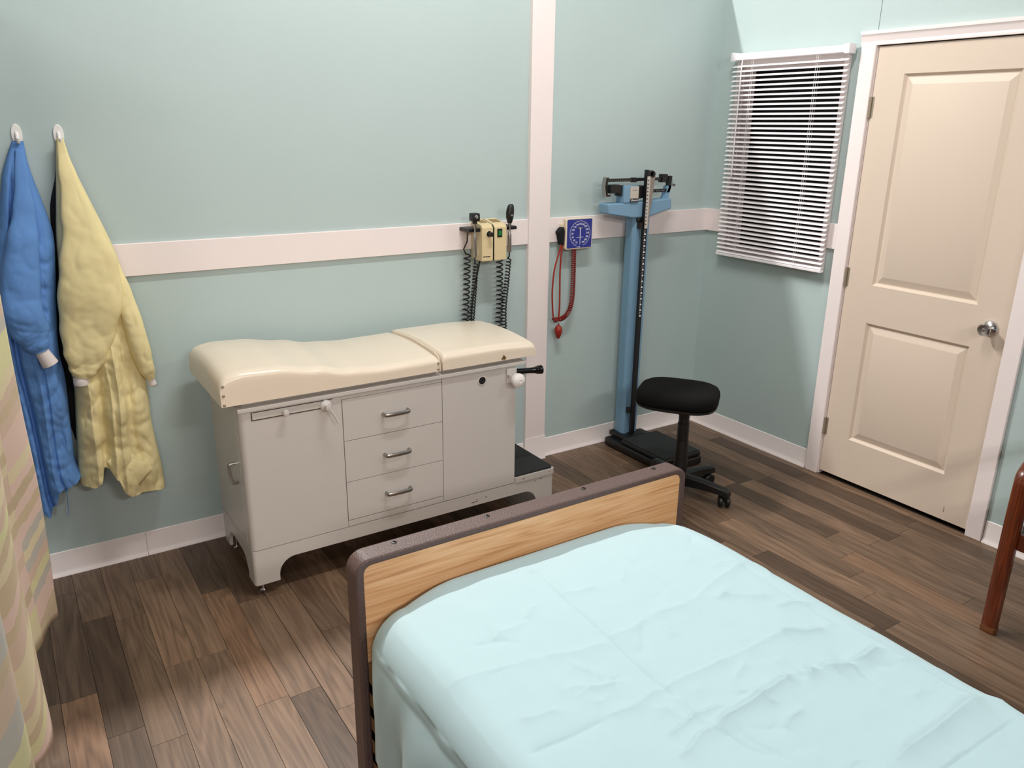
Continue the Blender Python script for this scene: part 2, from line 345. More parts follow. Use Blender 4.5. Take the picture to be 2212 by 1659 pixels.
# door leaf with two moulded panels
def door():
    b = B(); bm = b.bm; y = [-.931, -1.068, -1.557, -1.692]; z = [.022, .233, .826, 1.006, 1.928, 2.046]
    V = {}
    def v(yy, zz, xx=0.0):
        k = (round(yy, 4), round(zz, 4), round(xx, 4))
        if k not in V: V[k] = bm.verts.new((xx, yy, zz))
        return V[k]
    def quad(a, b_, c, d): bm.faces.new((a, b_, c, d))
    for i in range(3):
        for j in range(5):
            ya, yb, za, zb = y[i], y[i+1], z[j], z[j+1]
            if i == 1 and j in (1, 3):
                rings = [(0, 0), (.011, .012), (.015, .0125), (.043, .003), (.046, .002)]
                for (d0, x0), (d1, x1) in zip(rings, rings[1:]):
                    A = [(ya-d0, za+d0), (yb+d0, za+d0), (yb+d0, zb-d0), (ya-d0, zb-d0)]; Bq = [(ya-d1, za+d1), (yb+d1, za+d1), (yb+d1, zb-d1), (ya-d1, zb-d1)]
                    for k in range(4):
                        n_ = (k+1) % 4; quad(v(*A[k], x0), v(*A[n_], x0), v(*Bq[n_], x1), v(*Bq[k], x1))
                d, x = rings[-1]; quad(v(ya-d, za+d, x), v(yb+d, za+d, x), v(yb+d, zb-d, x), v(ya-d, zb-d, x))
            else: quad(v(ya, za), v(yb, za), v(yb, zb), v(ya, zb))
    # back and edges
    c = [(y[0], z[0]), (y[3], z[0]), (y[3], z[5]), (y[0], z[5])]
    bk = [bm.verts.new((.036, a, q)) for a, q in c]; bm.faces.new(bk[::-1])
    ed = {0: [(t, z[0]) for t in y], 1: [(y[3], t) for t in z], 2: [(t, z[5]) for t in y[::-1]], 3: [(y[0], t) for t in z[::-1]]}
    for k in range(4):
        f = [v(*q) for q in ed[k]]; bm.faces.new(f[::-1]+[bk[k], bk[(k+1) % 4]])
    bmesh.ops.recalc_face_normals(bm, faces=bm.faces)
    d = struct('door_1', b, M_DOOR, smooth=20)
    d['label'] = 'cream two-panel door with chrome knob in the right wall'
    k = obj('door_knob', B().lathe([(.033, 0), (.033, .003), (.029, .010), (.016, .016), (.0125, .02), (.0125, .03), (.022, .036), (.0265, .046), (.0265, .056), (.022, .062), (.019, .0615), (.017, .058), (.006, .057), (.005, .06), (0, .0605)], (0, -1.626, .921), (-1, 0, 0), 32), M_CHROME, d)
    for za in (.218, .981, 1.747):
        h = B().cyl((-.006, -.928, za), (-.006, -.928, za+.09), .0065, n=10).box(-.0012, .0, -.944, -.929, za, za+.09)
        for t in (.03, .06): h.cyl((-.006, -.928, za+t-.0008), (-.006, -.928, za+t+.0008), .0069, n=10)
        obj('hinge', h, M_BRASSY, d)
    obj('scuff', B().box(-.0004, .0, -1.585, -1.582, .06, .085), mat('scuff_grey', sr(120, 105, 92), .7), d)
door()
# window: reveal, sash frame, dark pane
wn = struct('window_1', B().box(.085, .092, -.7618, -.1782, 1.0782, 1.9818), M_GLASS)
b = B()
b.box(0, .099, -.178, -.1652, 1.0652, 1.9948).box(0, .099, -.7748, -.762, 1.0652, 1.9948).box(0, .099, -.762, -.178, 1.0652, 1.078).box(0, .099, -.762, -.178, 1.982, 1.9948)
obj('window_reveal', b, M_TRIM, wn)
b = B()
b.box(-.02, -.0003, -.165, -.139, 1.03, 2.03).box(-.02, -.0003, -.801, -.775, 1.03, 2.03).box(-.02, -.0003, -.775, -.165, 1.03, 1.065).box(-.02, -.0003, -.775, -.165, 1.995, 2.03)
obj('window_frame', b, M_TRIM, wn, bevel=.002)

# ------------------------------------------------------------------ venetian blind
bl = root('window_blind', (-.045, -.48, 1.03), 'white horizontal-slat blind over the dark window left of the door', 'blind')
obj('headrail', B().box(-.066, -.0203, -.824, -.137, 2.026, 2.058, .004), M_SLAT, bl)
for ya in (-.149, -.817): obj('bracket', B().box(-.07, -.0202, ya-.0135, ya+.0135, 2.021, 2.063, .002), M_CLEAR, bl)
NS = 42; z0, z1 = 1.052, 1.998
def slat_mesh():
    b = B(); n = 6; wd = .0255; tilt = math.radians(25); pr = []
    for k in range(n+1):
        t = (k/n-.5); pr.append((t*wd, .0022*(1-4*t*t)))
    pr2 = [(a*math.cos(tilt)+c*math.sin(tilt), a*math.sin(tilt)*-1+c*math.cos(tilt)) for a, c in pr]
    # room edge (negative x) higher for negative tilt
    rows = [[b.bm.verts.new((-a, yy, c)) for a, c in pr2] for yy in (-.340, .340)]
    rows2 = [[b.bm.verts.new((-a, yy, c-.0005)) for a, c in pr2] for yy in (-.340, .340)]
    for k in range(n):
        b.bm.faces.new((rows[0][k], rows[0][k+1], rows[1][k+1], rows[1][k])); b.bm.faces.new((rows2[0][k], rows2[1][k], rows2[1][k+1], rows2[0][k+1]))
    for r, q in ((rows[0], rows2[0]), (rows2[1], rows[1])):
        for k in range(n): b.bm.faces.new((r[k+1], r[k], q[k], q[k+1]))
    b.bm.faces.new((rows[0][0], rows[1][0], rows2[1][0], rows2[0][0])); b.bm.faces.new((rows[1][n], rows[0][n], rows2[0][n], rows2[1][n]))
    bmesh.ops.recalc_face_normals(b.bm, faces=b.bm.faces)
    me = bpy.data.meshes.new('slat'); b.bm.to_mesh(me); b.bm.free(); me.materials.append(M_SLAT)
    for p in me.polygons: p.use_smooth = True
    me.set_sharp_from_angle(angle=.6); return me
sm = slat_mesh()
for k in range(NS):
    o = bpy.data.objects.new('slat', sm); COL.objects.link(o); o.parent = bl
    o.location = Vector((-.045, -.4805+random.uniform(-.001, .001), z0+(z1-z0)*k/(NS-1)))-ORG[bl.name]; o.rotation_euler = (random.uniform(-.002, .002), 0, 0)
obj('bottom_rail', B().box(-.058, -.032, -.822, -.139, 1.03, 1.044, .003), M_SLAT, bl)
for ya in (-.27, -.655):
    s = B()
    for xo in (-.0595, -.0305): s.tube([(xo, ya, 1.045), (xo, ya, 2.027)], .0007, 5)
    s.tube([(-.0615, ya-.012, 1.035), (-.0615, ya-.012, 2.027)], .0007, 5)
    obj('ladder_cord', s, M_WHITE, bl)
obj('tilt_wand', B().tube([(-.068, -.215, 2.03), (-.07, -.215, 2.0), (-.07, -.213, 1.45)], .003, 6), M_CLEAR, bl)

# ------------------------------------------------------------------ examination table
T = root('examination_table', (-2.2, -.33, 0), 'cream metal examination table with padded vinyl top and drawers', 'exam table')
FY = -.551; BY = -.105; XL, XR, XS = -2.79, -1.64, -1.427
def arch(x0, x1, legw, zt, zb, zl, r):
    """skirt outline with a rounded arch between two legs"""
    p = [(x0, zl), (x0, zt), (x1, zt), (x1, zl), (x1-legw, zl), (x1-legw, zb-r)]
    for k in range(1, 9):
        t = PI/2*k/8; p.append((x1-legw-r+r*math.cos(t), zb-r+r*math.sin(t)))
    for k in range(0, 8):
        t = PI/2+PI/2*k/8; p.append((x0+legw+r+r*math.cos(t), zb-r+r*math.sin(t)))
    p += [(x0+legw, zb-r), (x0+legw, zl)]; return p
sk = B()
sk.prism(arch(XL+.012, XS-.012, .082, .188, .133, .045, .065), 'xz', FY, FY+.012)
sk.prism(arch(XL+.012, XS-.012, .082, .188, .133, .045, .065), 'xz', BY-.012, BY)
for x in (XL, XS-.012): sk.prism(arch(FY+.012, BY-.012, .07, .188, .133, .045, .08), 'yz', x, x+.012)
# rounded corner posts
for cx, cy, a in ((XL+.012, FY+.012, 180), (XS-.012, FY+.012, 270), (XS-.012, BY-.012, 0), (XL+.012, BY-.012, 90)):
    poly = [(cx, cy)]+[(cx+.012*math.cos(math.radians(a+90*k/5)), cy+.012*math.sin(math.radians(a+90*k/5))) for k in range(6)]
    sk.prism(poly, 'xy', .045, .188)
sk.box(XL+.004, XS-.004, FY+.004, BY-.004, .18, .187)
base = obj('base_skirt', sk, M_ENAMEL, T)
body = obj('cabinet_body', B().vbox(XL+.002, XR, FY+.016, BY, .19, .735, .012), M_ENAMEL, T)
# left front door panel wraps the rounded corner
poly = [(-2.416, FY), (XL+.02, FY)]+[(XL+.02+.02*math.cos(math.radians(270-90*k/6)), FY+.02+.02*math.sin(math.radians(270-90*k/6))) for k in range(1, 7)]+[(XL, FY+.05), (XL+.004, FY+.05), (XL+.02, FY+.017), (-2.416, FY+.017)]
obj('side_panel', B().prism(poly, 'xy', .191, .735), M_ENAMEL, T)
obj('end_door', B().box(XL-.001, XL+.004, FY+.053, BY-.01, .2, .73, .001), M_ENAMEL, T)
obj('side_panel', B().box(-1.992, XR, FY, FY+.0165, .191, .735, .0015), M_ENAMEL, T)
obj('front_rail', B().box(-2.4145, -1.9935, FY, FY+.0165, .191, .216, .001), M_ENAMEL, T)
for za, zb in ((.2185, .3785), (.3805, .5485), (.5505, .7165)):
    d = obj('drawer', B().box(-2.4135, -1.9945, FY-.001, FY+.0165, za, zb, .0015), M_ENAMEL, T)
    zc = (za+zb)/2-.002
    path = smooth_path([(-2.252, FY-.0005, zc), (-2.251, FY-.016, zc), (-2.243, FY-.024, zc), (-2.2, FY-.027, zc), (-2.157, FY-.024, zc), (-2.149, FY-.016, zc), (-2.148, FY-.0005, zc)], 5)
    h = B().tube(path, .0065, 10); bmesh.ops.scale(h.bm, verts=h.bm.verts, vec=(1, 1, 1.25), space=Matrix.Translation((0, 0, -zc)))
    obj('handle', h, M_STEEL, d)
obj('front_rail', B().box(-2.4145, -1.9935, FY+.003, FY+.0165, .7175, .735, .001), M_ENAMEL, T)
obj('top_trim', B().box(XL-.005, -1.597, FY-.0105, BY+.005, .736, .750, .002), M_ENAMEL, T)
obj('pad_support', B().box(XL+.02, -1.597, FY+.028, BY+.03, .7505, .768), M_ENAMEL, T)
# pull-out writing board with knob, crank lever
pb = obj('pull_out_board', B().box(-2.745, -2.484, FY-.0015, FY+.001, .7015, .7265), M_ENAMEL, T)
obj('board_slot', B().box(-2.749, -2.484, FY-.0012, FY+.001, .6975, .7012).box(-2.749, -2.7455, FY-.0012, FY+.001, .7012, .7265).box(-2.749, -2.45, FY-.0012, FY+.001, .727, .7295), mat('slot_shadow', sr(70, 60, 54), .8), pb)
obj('knob', B().lathe([(.006, 0), (.005, .006), (.011, .012), (.0125, .018), (.01, .025), (0, .027)], (-2.63, FY-.0015, .712), (0, -1, 0), 14), M_ENAMEL, pb)
cr = obj('crank', B().lathe([(.022, 0), (.022, .008), (.016, .014), (.009, .016), (.009, .03), (.011, .036), (0, .038)], (-2.478, FY-.0003, .708), (0, -1, 0), 18), M_ENAMEL, T)
obj('crank_lever', B().tube(smooth_path([(-2.476, FY-.032, .704), (-2.466, FY-.036, .69), (-2.456, FY-.038, .67), (-2.448, FY-.04, .651), (-2.443, FY-.042, .647)], 4), .0042, 8), M_ENAMEL, cr)
sd = obj('side_handle', B().tube(smooth_path([(XL-.001, -.42, .497), (XL-.018, -.42, .497), (XL-.024, -.425, .488), (XL-.024, -.452, .446), (XL-.018, -.457, .437), (XL-.001, -.457, .437)], 5), .0055, 8), M_STEEL, T)
# outlet hole and stirrup clamp at the foot end
pl = obj('outlet_plate', B().lathe([(.022, 0), (.022, .0015), (.0195, .0025), (.0165, .0026), (.016, .001)], (-1.807, FY-.0001, .694), (0, -1, 0), 24), M_ENAMEL, T)
obj('outlet_hole', B().lathe([(.0162, 0), (.0162, .0018)], (-1.807, FY-.0002, .694), (0, -1, 0), 24), M_DARK, pl)
cp = obj('clamp_plate', B().box(-1.69, -1.64, FY-.008, FY-.0005, .662, .728, .003), M_ENAMEL, T)
obj('clamp_knob', B().lathe([(.01, 0), (.01, .012), (.028, .02), (.0305, .03), (.029, .042), (.02, .05), (.007, .052), (.006, .049), (0, .049)], (-1.655, FY-.008, .681), (0, -1, 0), 24), M_WHITE, cp)
obj('clamp_bolt', B().lathe([(.007, 0), (.006, .006), (0, .008)], (-1.684, FY-.008, .695), (0, -1, 0), 10), M_CHROME, cp)
st = obj('stirrup_handle', B().tube(smooth_path([(-1.639, -.515, .695), (-1.60, -.515, .692), (-1.565, -.515, .689), (-1.535, -.515, .686), (-1.51, -.515, .684), (-1.49, -.515, .683), (-1.482, -.515, .683)], 4), .012, 12,
    rs=[interp([(0, .0135), (10, .0125), (14, .014), (18, .0195), (22, .0205), (24, .004)], k) for k in range(25)]), mat('gloss_black', sr(14, 11, 14), .12), T)
# step
obj('step_tread', B().vbox(XR+.002, XS+.003, FY-.004, BY, .1895, .214, .012), M_ENAMEL, T)
obj('step_mat', B().vbox(XR+.003, XS-.003, FY+.004, BY-.004, .2145, .2225, .014), M_RUBBER, T)
ch = mat('paint_chip', sr(70, 52, 42), .8)
for x, z, wv, hv in ((-1.505, .178, .016, .002), (-1.53, .17, .005, .004), (-1.86, .148, .03, .003), (-1.79, .158, .008, .003), (-1.835, .155, .006, .004), (-1.455, .2, .004, .004), (-1.6, .2, .012, .003)):
    obj('paint_chip', B().box(x, x+wv, FY-.0045 if z > .19 else FY-.0004, FY+.001, z, z+hv), ch, T)
# levelling feet
for x, y in ((XL+.035, FY+.035), (XL+.035, BY-.035), (XS-.035, FY+.035), (XS-.035, BY-.035)):
    obj('levelling_foot', B().lathe([(.011, 0), (.012, .004), (.006, .009), (.0045, .014), (.0045, .05), (.009, .05), (.009, .056), (.003, .06)], (x, y, 0), (0, 0, 1), 12), M_CHROME, T)
# pads
PF, PB = -.563, -.075
def pad(name, x0, x1, ztab, zb, el, er, crown=.012):
    """upholstered cushion: crowned top, softly rounded edges, contoured along x"""
    b = B(); nx, ny = 64, 40
    def top(x, v):
        zt = interp(ztab, x)
        return zt+crown*(1-(2*v-1)**2)
    def fn(u, v):
        # v: 0 front bottom -> up front -> over the top -> down the back
        x = x0+(x1-x0)*u
        R = .026; zt = interp(ztab, x)
        hgt = zt-zb-R
        if v < .12: y, z = PF, zb+hgt*(v/.12)
        elif v < .30:
            t = (v-.12)/.18*PI/2; y = PF+R*1.5*(1-math.cos(t)); z = zt-R+R*math.sin(t)
        elif v < .70:
            q = (v-.30)/.40; y = PF+R*1.5+(PB-PF-3*R)*q; z = zt+crown*(1-(2*q-1)**2)
        elif v < .88:
            t = (v-.70)/.18*PI/2; y = PB-R*1.5*(1-math.sin(t)); z = zt-R+R*math.cos(t)
        else: y, z = PB, zb+hgt*(1-(v-.88)/.12)
        # rounding at the ends
        for e, d in ((el, x-x0), (er, x1-x)):
            if d < e:
                k = 1-math.sqrt(max(0, 1-((e-d)/e)**2)); f = max(0, (z-zb)/(zt-zb)); z -= k*e*.85*f
        y0 = (y-(PF+PB)/2)
        return (x, (PF+PB)/2+y0, z)
    g = b.grid(fn, nx, ny)
    for i, s_ in ((0, 1), (nx-1, -1)):
        ring = [g[j][i] for j in range(ny)]; b.bm.faces.new(ring if s_ == 1 else ring[::-1])
    bt = [g[0][i] for i in range(nx)]; bk = [g[ny-1][i] for i in range(nx)]
    for i in range(nx-1): b.bm.faces.new((bt[i+1], bt[i], bk[i], bk[i+1]))
    bmesh.ops.recalc_face_normals(b.bm, faces=b.bm.faces)
    return obj(name, b, M_VINYL, T, smooth=60)
zt1 = [(-2.85, .872), (-2.76, .886), (-2.66, .882), (-2.5, .858), (-2.38, .834), (-2.24, .824), (-2.1, .826), (-2.0, .828)]
p1 = pad('main_pad', -2.846, -2.004, zt1, .7685, .035, .014)
p2 = pad('foot_pad', -1.994, -1.548, [(-1.99, .837), (-1.75, .837), (-1.55, .827)], .7685, .016, .02)
for p_, x, zs in ((p1, -2.836, (.776, .810, .843)), (p1, -2.014, (.779, .803))):
    for z in zs: obj('stud', B().lathe([(.0055, 0), (.005, .002), (.003, .0036), (0, .0042)], (x, PF-.0002, z), (0, -1, 0), 10), M_BRASSY, p_)
obj('badge', B().prism([(-1.722, .775), (-1.709, .793), (-1.697, .779), (-1.703, .771)], 'xz', PF-.0012, PF), M_BROWNLBL, p2)
obj('piping', B().tube([(-2.008, PF-.001, .77), (-2.008, PF-.001, .80), (-2.008, PF+.012, .824), (-2.008, PF+.05, .838), (-2.008, (PF+PB)/2, .848), (-2.008, PB-.05, .838)], .003, 6), M_VINYL, p1)

# ------------------------------------------------------------------ hospital bed
BX0, BX1, FBY, FBI = -2.868, -1.886, -1.742, -1.799
HB = root('hospital_bed', (-2.376, -2.77, 0), 'adjustable care bed with wood-grain footboard edged in brown', 'bed')
b = B()
outer = rrect(BX0, BX1, .17, .80, .038, 6); inner = rrect(BX0+.021, BX1-.021, .2, .782, .02, 6)
n_ = len(outer); yo = (FBY, FBI)
vo = [[b.bm.verts.new((p[0], y, p[1])) for p in outer] for y in yo]; vi = [[b.bm.verts.new((p[0], y, p[1])) for p in inner] for y in yo]
for k in range(n_):
    q = (k+1) % n_
    b.bm.faces.new((vo[0][k], vo[0][q], vo[1][q], vo[1][k])); b.bm.faces.new((vi[0][q], vi[0][k], vi[1][k], vi[1][q]))
    b.bm.faces.new((vo[0][q], vo[0][k], vi[0][k], vi[0][q])); b.bm.faces.new((vo[1][k], vo[1][q], vi[1][q], vi[1][k]))
bmesh.ops.recalc_face_normals(b.bm, faces=b.bm.faces)
fb = obj('footboard_edging', b, M_BRONZE, HB, bevel=.006, seg=3)
obj('footboard_panel', B().prism(rrect(BX0+.02, BX1-.02, .2, .783, .02, 6), 'xz', FBY-.006, FBI+.004), M_OAK, HB)
for x in (-2.758, -2.514, -2.221, -1.978):
    obj('screw', B().lathe([(.007, 0), (.006, .002), (.003, .003), (.0025, .0005), (0, .0004)], (x, -1.762, .7995), (0, 0, 1), 12), M_BLACK, fb)
# steel understructure behind the footboard
M_BED = mat('bed_frame_brown', sr(120, 92, 62), .4, noise_amt=.05)
for s_, xx in ((1, BX0+.018), (-1, BX1-.018)):
    pst = B(); xo = xx+s_*.046
    for za in (.2, .265, .33, .395, .46): pst.box(min(xx, xo), max(xx, xo), FBI-.026, FBI-.0005, za, za+.032)
    pst.box(min(xx, xx+s_*.014), max(xx, xx+s_*.014), FBI-.026, FBI-.0005, .19, .54); pst.box(min(xo, xo-s_*.012), max(xo, xo-s_*.012), FBI-.026, FBI-.0005, .19, .54)
    obj('slotted_bracket', pst, M_BED, HB, bevel=.002)
    obj('bracket_core', B().box(min(xx+s_*.014, xo-s_*.012), max(xx+s_*.014, xo-s_*.012), FBI-.014, FBI-.002, .19, .54), M_BLACK, HB)
    obj('side_rail', B().box(min(xo, xo+s_*.04), max(xo, xo+s_*.04), -3.72, FBI-.027, .44, .50, .004), M_BED, HB)
    for yy in (FBI-.06, -3.68):
        lg = obj('leg', B().box(min(xo, xo+s_*.03), max(xo, xo+s_*.03), yy-.015, yy+.015, .09, .44, .002), M_BED, HB)
        obj('caster', B().lathe([(.008, 0), (.03, .002), (.032, .006), (.032, .022), (.03, .026), (.008, .028)], (xo+s_*.001, yy, .0322), (1, 0, 0), 20).box(xo-.004, xo+.034, yy-.014, yy+.014, .05, .092, .003), M_BLACK, lg)
obj('deck_panel', B().box(BX0+.06, BX1-.06, -3.76, FBI-.03, .505, .525), M_BED, HB)
obj('cross_member', B().box(BX0+.1, BX1-.1, FBI-.075, FBI-.03, .36, .40, .003), M_BED, HB)
MX0, MX1, MYF, MYH = -2.848, -1.925, -1.825, -3.78   # sheet outline
obj('headboard', B().prism(rrect(BX0, BX1, .2, 1.0, .04, 6), 'xz', -3.86, -3.80), M_OAK, HB, bevel=.004)
mt = obj('mattress', B().box(-2.84, -1.965, MYH, MYF-.06, .527, .662, .045, 5), M_MATT)
tag(mt, 'thick mattress under the pale aqua sheet', 'mattress')
# fitted sheet with fold creases
TOP = .705
ridges = []   # (x0,y0,x1,y1,amp,width)
KX = 1.0101
def R(x0, y0, x1, y1, amp, wdt):
    f = lambda x, y: (-3.409+(x+3.409)*KX, -3.2407+(y+3.2407)*KX)
    ridges.append((*f(x0, y0), *f(x1, y1), amp, wdt))
R(-2.838, -1.92, -2.836, -2.6, .0014, .006); R(-2.478, -1.9, -2.496, -2.17, -.004, .006); R(-2.496, -2.17, -2.507, -2.4, -.004, .006); R(-2.507, -2.4, -2.503, -2.5, .005, .006); R(-2.503, -2.5, -2.46, -2.6, -.005, .007)
R(-2.02, -1.9, -2.036, -2.14, .003, .006); R(-2.036, -2.14, -2.046, -2.42, -.003, .006); R(-2.046, -2.42, -2.04, -2.7, .004, .007)
R(-2.67, -1.95, -2.665, -2.3, .0022, .008); R(-2.26, -1.93, -2.27, -2.37, .0022, .008); R(-2.184, -2.377, -2.2, -2.7, -.003, .007)
R(-2.84, -2.146, -2.643, -2.182, .003, .010); R(-2.643, -2.182, -2.504, -2.22, .004, .009); R(-2.504, -2.21, -2.376, -2.195, .004, .01); R(-2.376, -2.195, -2.257, -2.195, .006, .011); R(-2.257, -2.195, -2.036, -2.136, .004, .01); R(-2.036, -2.136, -1.94, -2.15, .003, .01)
R(-2.802, -2.371, -2.64, -2.379, -.005, .008); R(-2.64, -2.379, -2.505, -2.374, .005, .008); R(-2.508, -2.374, -2.184, -2.377, .004, .008); R(-2.184, -2.377, -2.05, -2.42, .004, .01)
R(-2.497, -2.493, -2.269, -2.478, .012, .010); R(-2.258, -2.497, -2.215, -2.490, .013, .009); R(-2.215, -2.49, -2.141, -2.523, .013, .010); R(-2.146, -2.508, -2.053, -2.520, .011, .009)
R(-2.6, -2.51, -2.497, -2.493, .007, .008); R(-2.307, -2.707, -2.024, -2.698, .014, .016); R(-2.47, -2.72, -2.307, -2.707, .006, .02); R(-2.024, -2.698, -1.95, -2.73, .01, .016)
R(-2.25, -2.5, -2.27, -2.42, .005, .008); R(-2.12, -2.30, -2.03, -2.33, .006, .006); R(-2.19, -2.37, -2.10, -2.42, .006, .006); R(-2.58, -2.46, -2.44, -2.46, .006, .006)
R(-2.6, -2.22, -2.585, -2.3, .005, .007); R(-2.66, -2.28, -2.56, -2.32, .004, .006); R(-2.7, -2.08, -2.6, -2.06, .003, .006); R(-2.6, -2.05, -2.55, -2.03, .003, .005); R(-2.40, -2.56, -2.33, -2.54, .006, .006)
R(-2.37, -2.45, -2.36, -2.52, .005, .006); R(-2.2, -2.21, -2.09, -2.27, .005, .008); R(-2.15, -2.62, -2.09, -2.64, .005, .008); R(-2.55, -2.40, -2.52, -2.46, .005, .008); R(-2.06, -2.55, -1.99, -2.62, .005, .008)
random.seed(21)
for k in range(46):
    x = random.uniform(-2.8, -1.97); y = random.uniform(-2.0, -2.9); a = random.choice((0, PI, .5, -.5, 1.3, -1.2))+random.uniform(-.4, .4); l = random.uniform(.03, .11)
    R(x, y, x+l*math.cos(a), y+l*math.sin(a), random.uniform(.001, .004)*random.choice((1, 1, -1)), random.uniform(.005, .010))
import numpy as np
def sheet():
    b = B(); cx = -2.402; W0 = .468; R0 = .08; DROP = .25; yb = MYF+.014
    ns = 430; Stot = (W0-R0)+R0*PI/2+DROP; tt = np.linspace(-1, 1, ns)
    ss = Stot*tt
    ds = np.concatenate([np.linspace(-.06, -.004, 8), np.linspace(0, 1.12, 400), np.linspace(1.14, 1.96, 50)]); nv = len(ds)
    X = np.zeros((nv, ns)); Y = np.zeros((nv, ns)); Z = np.zeros((nv, ns)); Fm = np.zeros((nv, ns))
    for j, d in enumerate(ds):
        dd = max(d, 0); y = yb-dd; endz = d*2.6 if d < 0 else 0
        Rc = .15; q = min(dd, Rc); wv = W0-.04*(1-math.sqrt(max(0, 1-((Rc-q)/Rc)**2))); flat = wv-R0
        wob = .011*math.sin(y*26+1.3*math.sin(y*9))+.013*math.sin(y*11+.7)
        for i, s_ in enumerate(ss):
            sg = 1 if s_ > 0 else -1; a = abs(s_); h = 0
            if a < flat: x, z, f = a, TOP, 1
            elif a < flat+R0*PI/2:
                t = (a-flat)/R0; x = flat+R0*math.sin(t); z = TOP-R0*(1-math.cos(t)); f = max(0, 1-(a-flat)/(R0*1.3))
            else:
                h = a-flat-R0*PI/2; f = 0
                bul = (.03 if sg < 0 else .02)*(1-math.exp(-h/.07))*min(1, .2+dd/.35)
                x = wv+bul+wob*min(1, h/.15)*min(1, .25+dd/.3); z = TOP-R0-h+(.02*math.sin(y*5+1))*(h/DROP)
            z -= .008*min(1, a/W0)**4
            xw = cx+sg*x
            rl = .03
            z -= .012*max(0, 1-dd/.03)**2
            cor = min(1, max(0, (a-(flat-.13))/.13)); z -= .04*cor**2*math.exp(-dd/.05)
            X[j, i] = xw; Y[j, i] = y; Z[j, i] = z+endz; Fm[j, i] = f*min(1, max(0, (dd-rl)/.03)) if d > 0 else 0
    Hh = np.zeros_like(Z)
    for (x0, y0, x1, y1, amp, wd) in ridges:
        jj = np.where((ds > yb-max(y0, y1)-.05) & (ds < yb-min(y0, y1)+.05))[0]
        if len(jj) == 0: continue
        ii = np.where((X[jj[0]] > min(x0, x1)-.05) & (X[jj[0]] < max(x0, x1)+.05))[0]
        if len(ii) == 0: continue
        sl_ = np.ix_(jj, ii); px, py = X[sl_]-x0, Y[sl_]-y0; dx, dy = x1-x0, y1-y0; L2 = dx*dx+dy*dy
        # gentle bow so no crease is ruler-straight
        t = np.clip((px*dx+py*dy)/L2, -.3, 1.3); tc = np.clip(t, 0, 1); bow = (.0015 if math.sqrt(L2) > .15 else .004)*np.sin(tc*7+x0*40)
        nx, ny = -dy/math.sqrt(L2), dx/math.sqrt(L2)
        qx = px-dx*tc-nx*bow; qy = py-dy*tc-ny*bow; dist = np.sqrt(qx*qx+qy*qy)
        ends = np.clip(np.minimum(tc, 1-tc)*math.sqrt(L2)/(wd*2.5), 0, 1)*.75+.25
        side = (qx*nx+qy*ny)
        prof = np.exp(-dist/wd*np.where(side > 0, 1.0, .55))               # steep on one side, soft on the other
        Hh[sl_] += 1.25*amp*prof*ends
    for j in range(nv):
        for i in range(ns):
            if Fm[j, i] > 0: Hh[j, i] += .0045*noise.noise((X[j, i]*6, Y[j, i]*6, 1.3))+.0018*noise.noise((X[j, i]*19, Y[j, i]*19, 4.3))
            elif abs(ss[i]) > W0: X[j, i] += .005*noise.noise((X[j, i]*4, Y[j, i]*16, Z[j, i]*6))*(1 if ss[i] > 0 else -1)
    Z += Hh*Fm
    co = np.stack([X, Y, Z], -1).reshape(-1, 3); me = bpy.data.meshes.new('bed_sheet')
    fc = [(j*ns+i, (j+1)*ns+i, (j+1)*ns+i+1, j*ns+i+1) for j in range(nv-1) for i in range(ns-1)]
    me.from_pydata(co.tolist(), [], fc); me.materials.append(M_SHEET)
    for p in me.polygons: p.use_smooth = True
    o = bpy.data.objects.new('bed_sheet', me); COL.objects.link(o)
    md = o.modifiers.new('thickness', 'SOLIDIFY'); md.thickness = .0012; md.offset = -1
    return tag(o, 'creased pale aqua bed sheet draped over the mattress', 'bed sheet')
sheet()

# ------------------------------------------------------------------ physician scale
S = root('physician_scale', (-.58, -.33, 0), 'blue column physician scale with balance beams and black platform', 'scale')
obj('base', B().box(-.715, -.445, -.535, -.05, .004, .05, .012, 3), M_BLACK, S)
obj('platform', B().box(-.71, -.45, -.53, -.185, .051, .078, .01, 3), M_BLACK, S)
obj('platform_mat', B().box(-.703, -.457, -.522, -.192, .0775, .081, .001), M_RUBBER, S)
for x, y in ((-.69, -.51), (-.47, -.51), (-.69, -.08), (-.47, -.08)): obj('foot', B().lathe([(.014, 0), (.016, .004), (.014, .006)], (x, y, 0), (0, 0, 1), 12), M_BLACK, S)
colp = [(-.645, -.055), (-.652, -.112), (-.642, -.132), (-.62, -.132), (-.617, -.124), (-.592, -.124), (-.589, -.132), (-.556, -.132), (-.55, -.12), (-.55, -.055)]
obj('column', B().prism(colp, 'xy', .078, 1.275), M_BLUE, S, smooth=12)
obj('column_foot', B().box(-.672, -.53, -.182, -.04, .05, .079, .006), M_BLACK, S)
obj('crossbeam', B().prism([(-.868, 1.334), (-.862, 1.284), (-.70, 1.258), (-.60, 1.258), (-.442, 1.294), (-.446, 1.348), (-.62, 1.336)], 'xz', -.172, -.095), M_BLUE, S, bevel=.006)
obj('end_post', B().prism([(-.475, 1.345), (-.450, 1.345), (-.438, 1.405), (-.446, 1.412), (-.457, 1.408)], 'xz', -.152, -.118), M_BLUE, S)
hs = obj('indicator_housing', B().box(-.772, -.675, -.176, -.112, 1.334, 1.418, .006), M_BLUE, S)
obj('indicator_plate', B().box(-.734, -.679, -.179, -.1755, 1.346, 1.414, .001), mat('aged_plate', sr(206, 200, 190), .4, metal=.4), hs)
obj('name_plate', B().box(-.733, -.680, -.1805, -.1755, 1.338, 1.356, .0006), M_BLACK, hs)
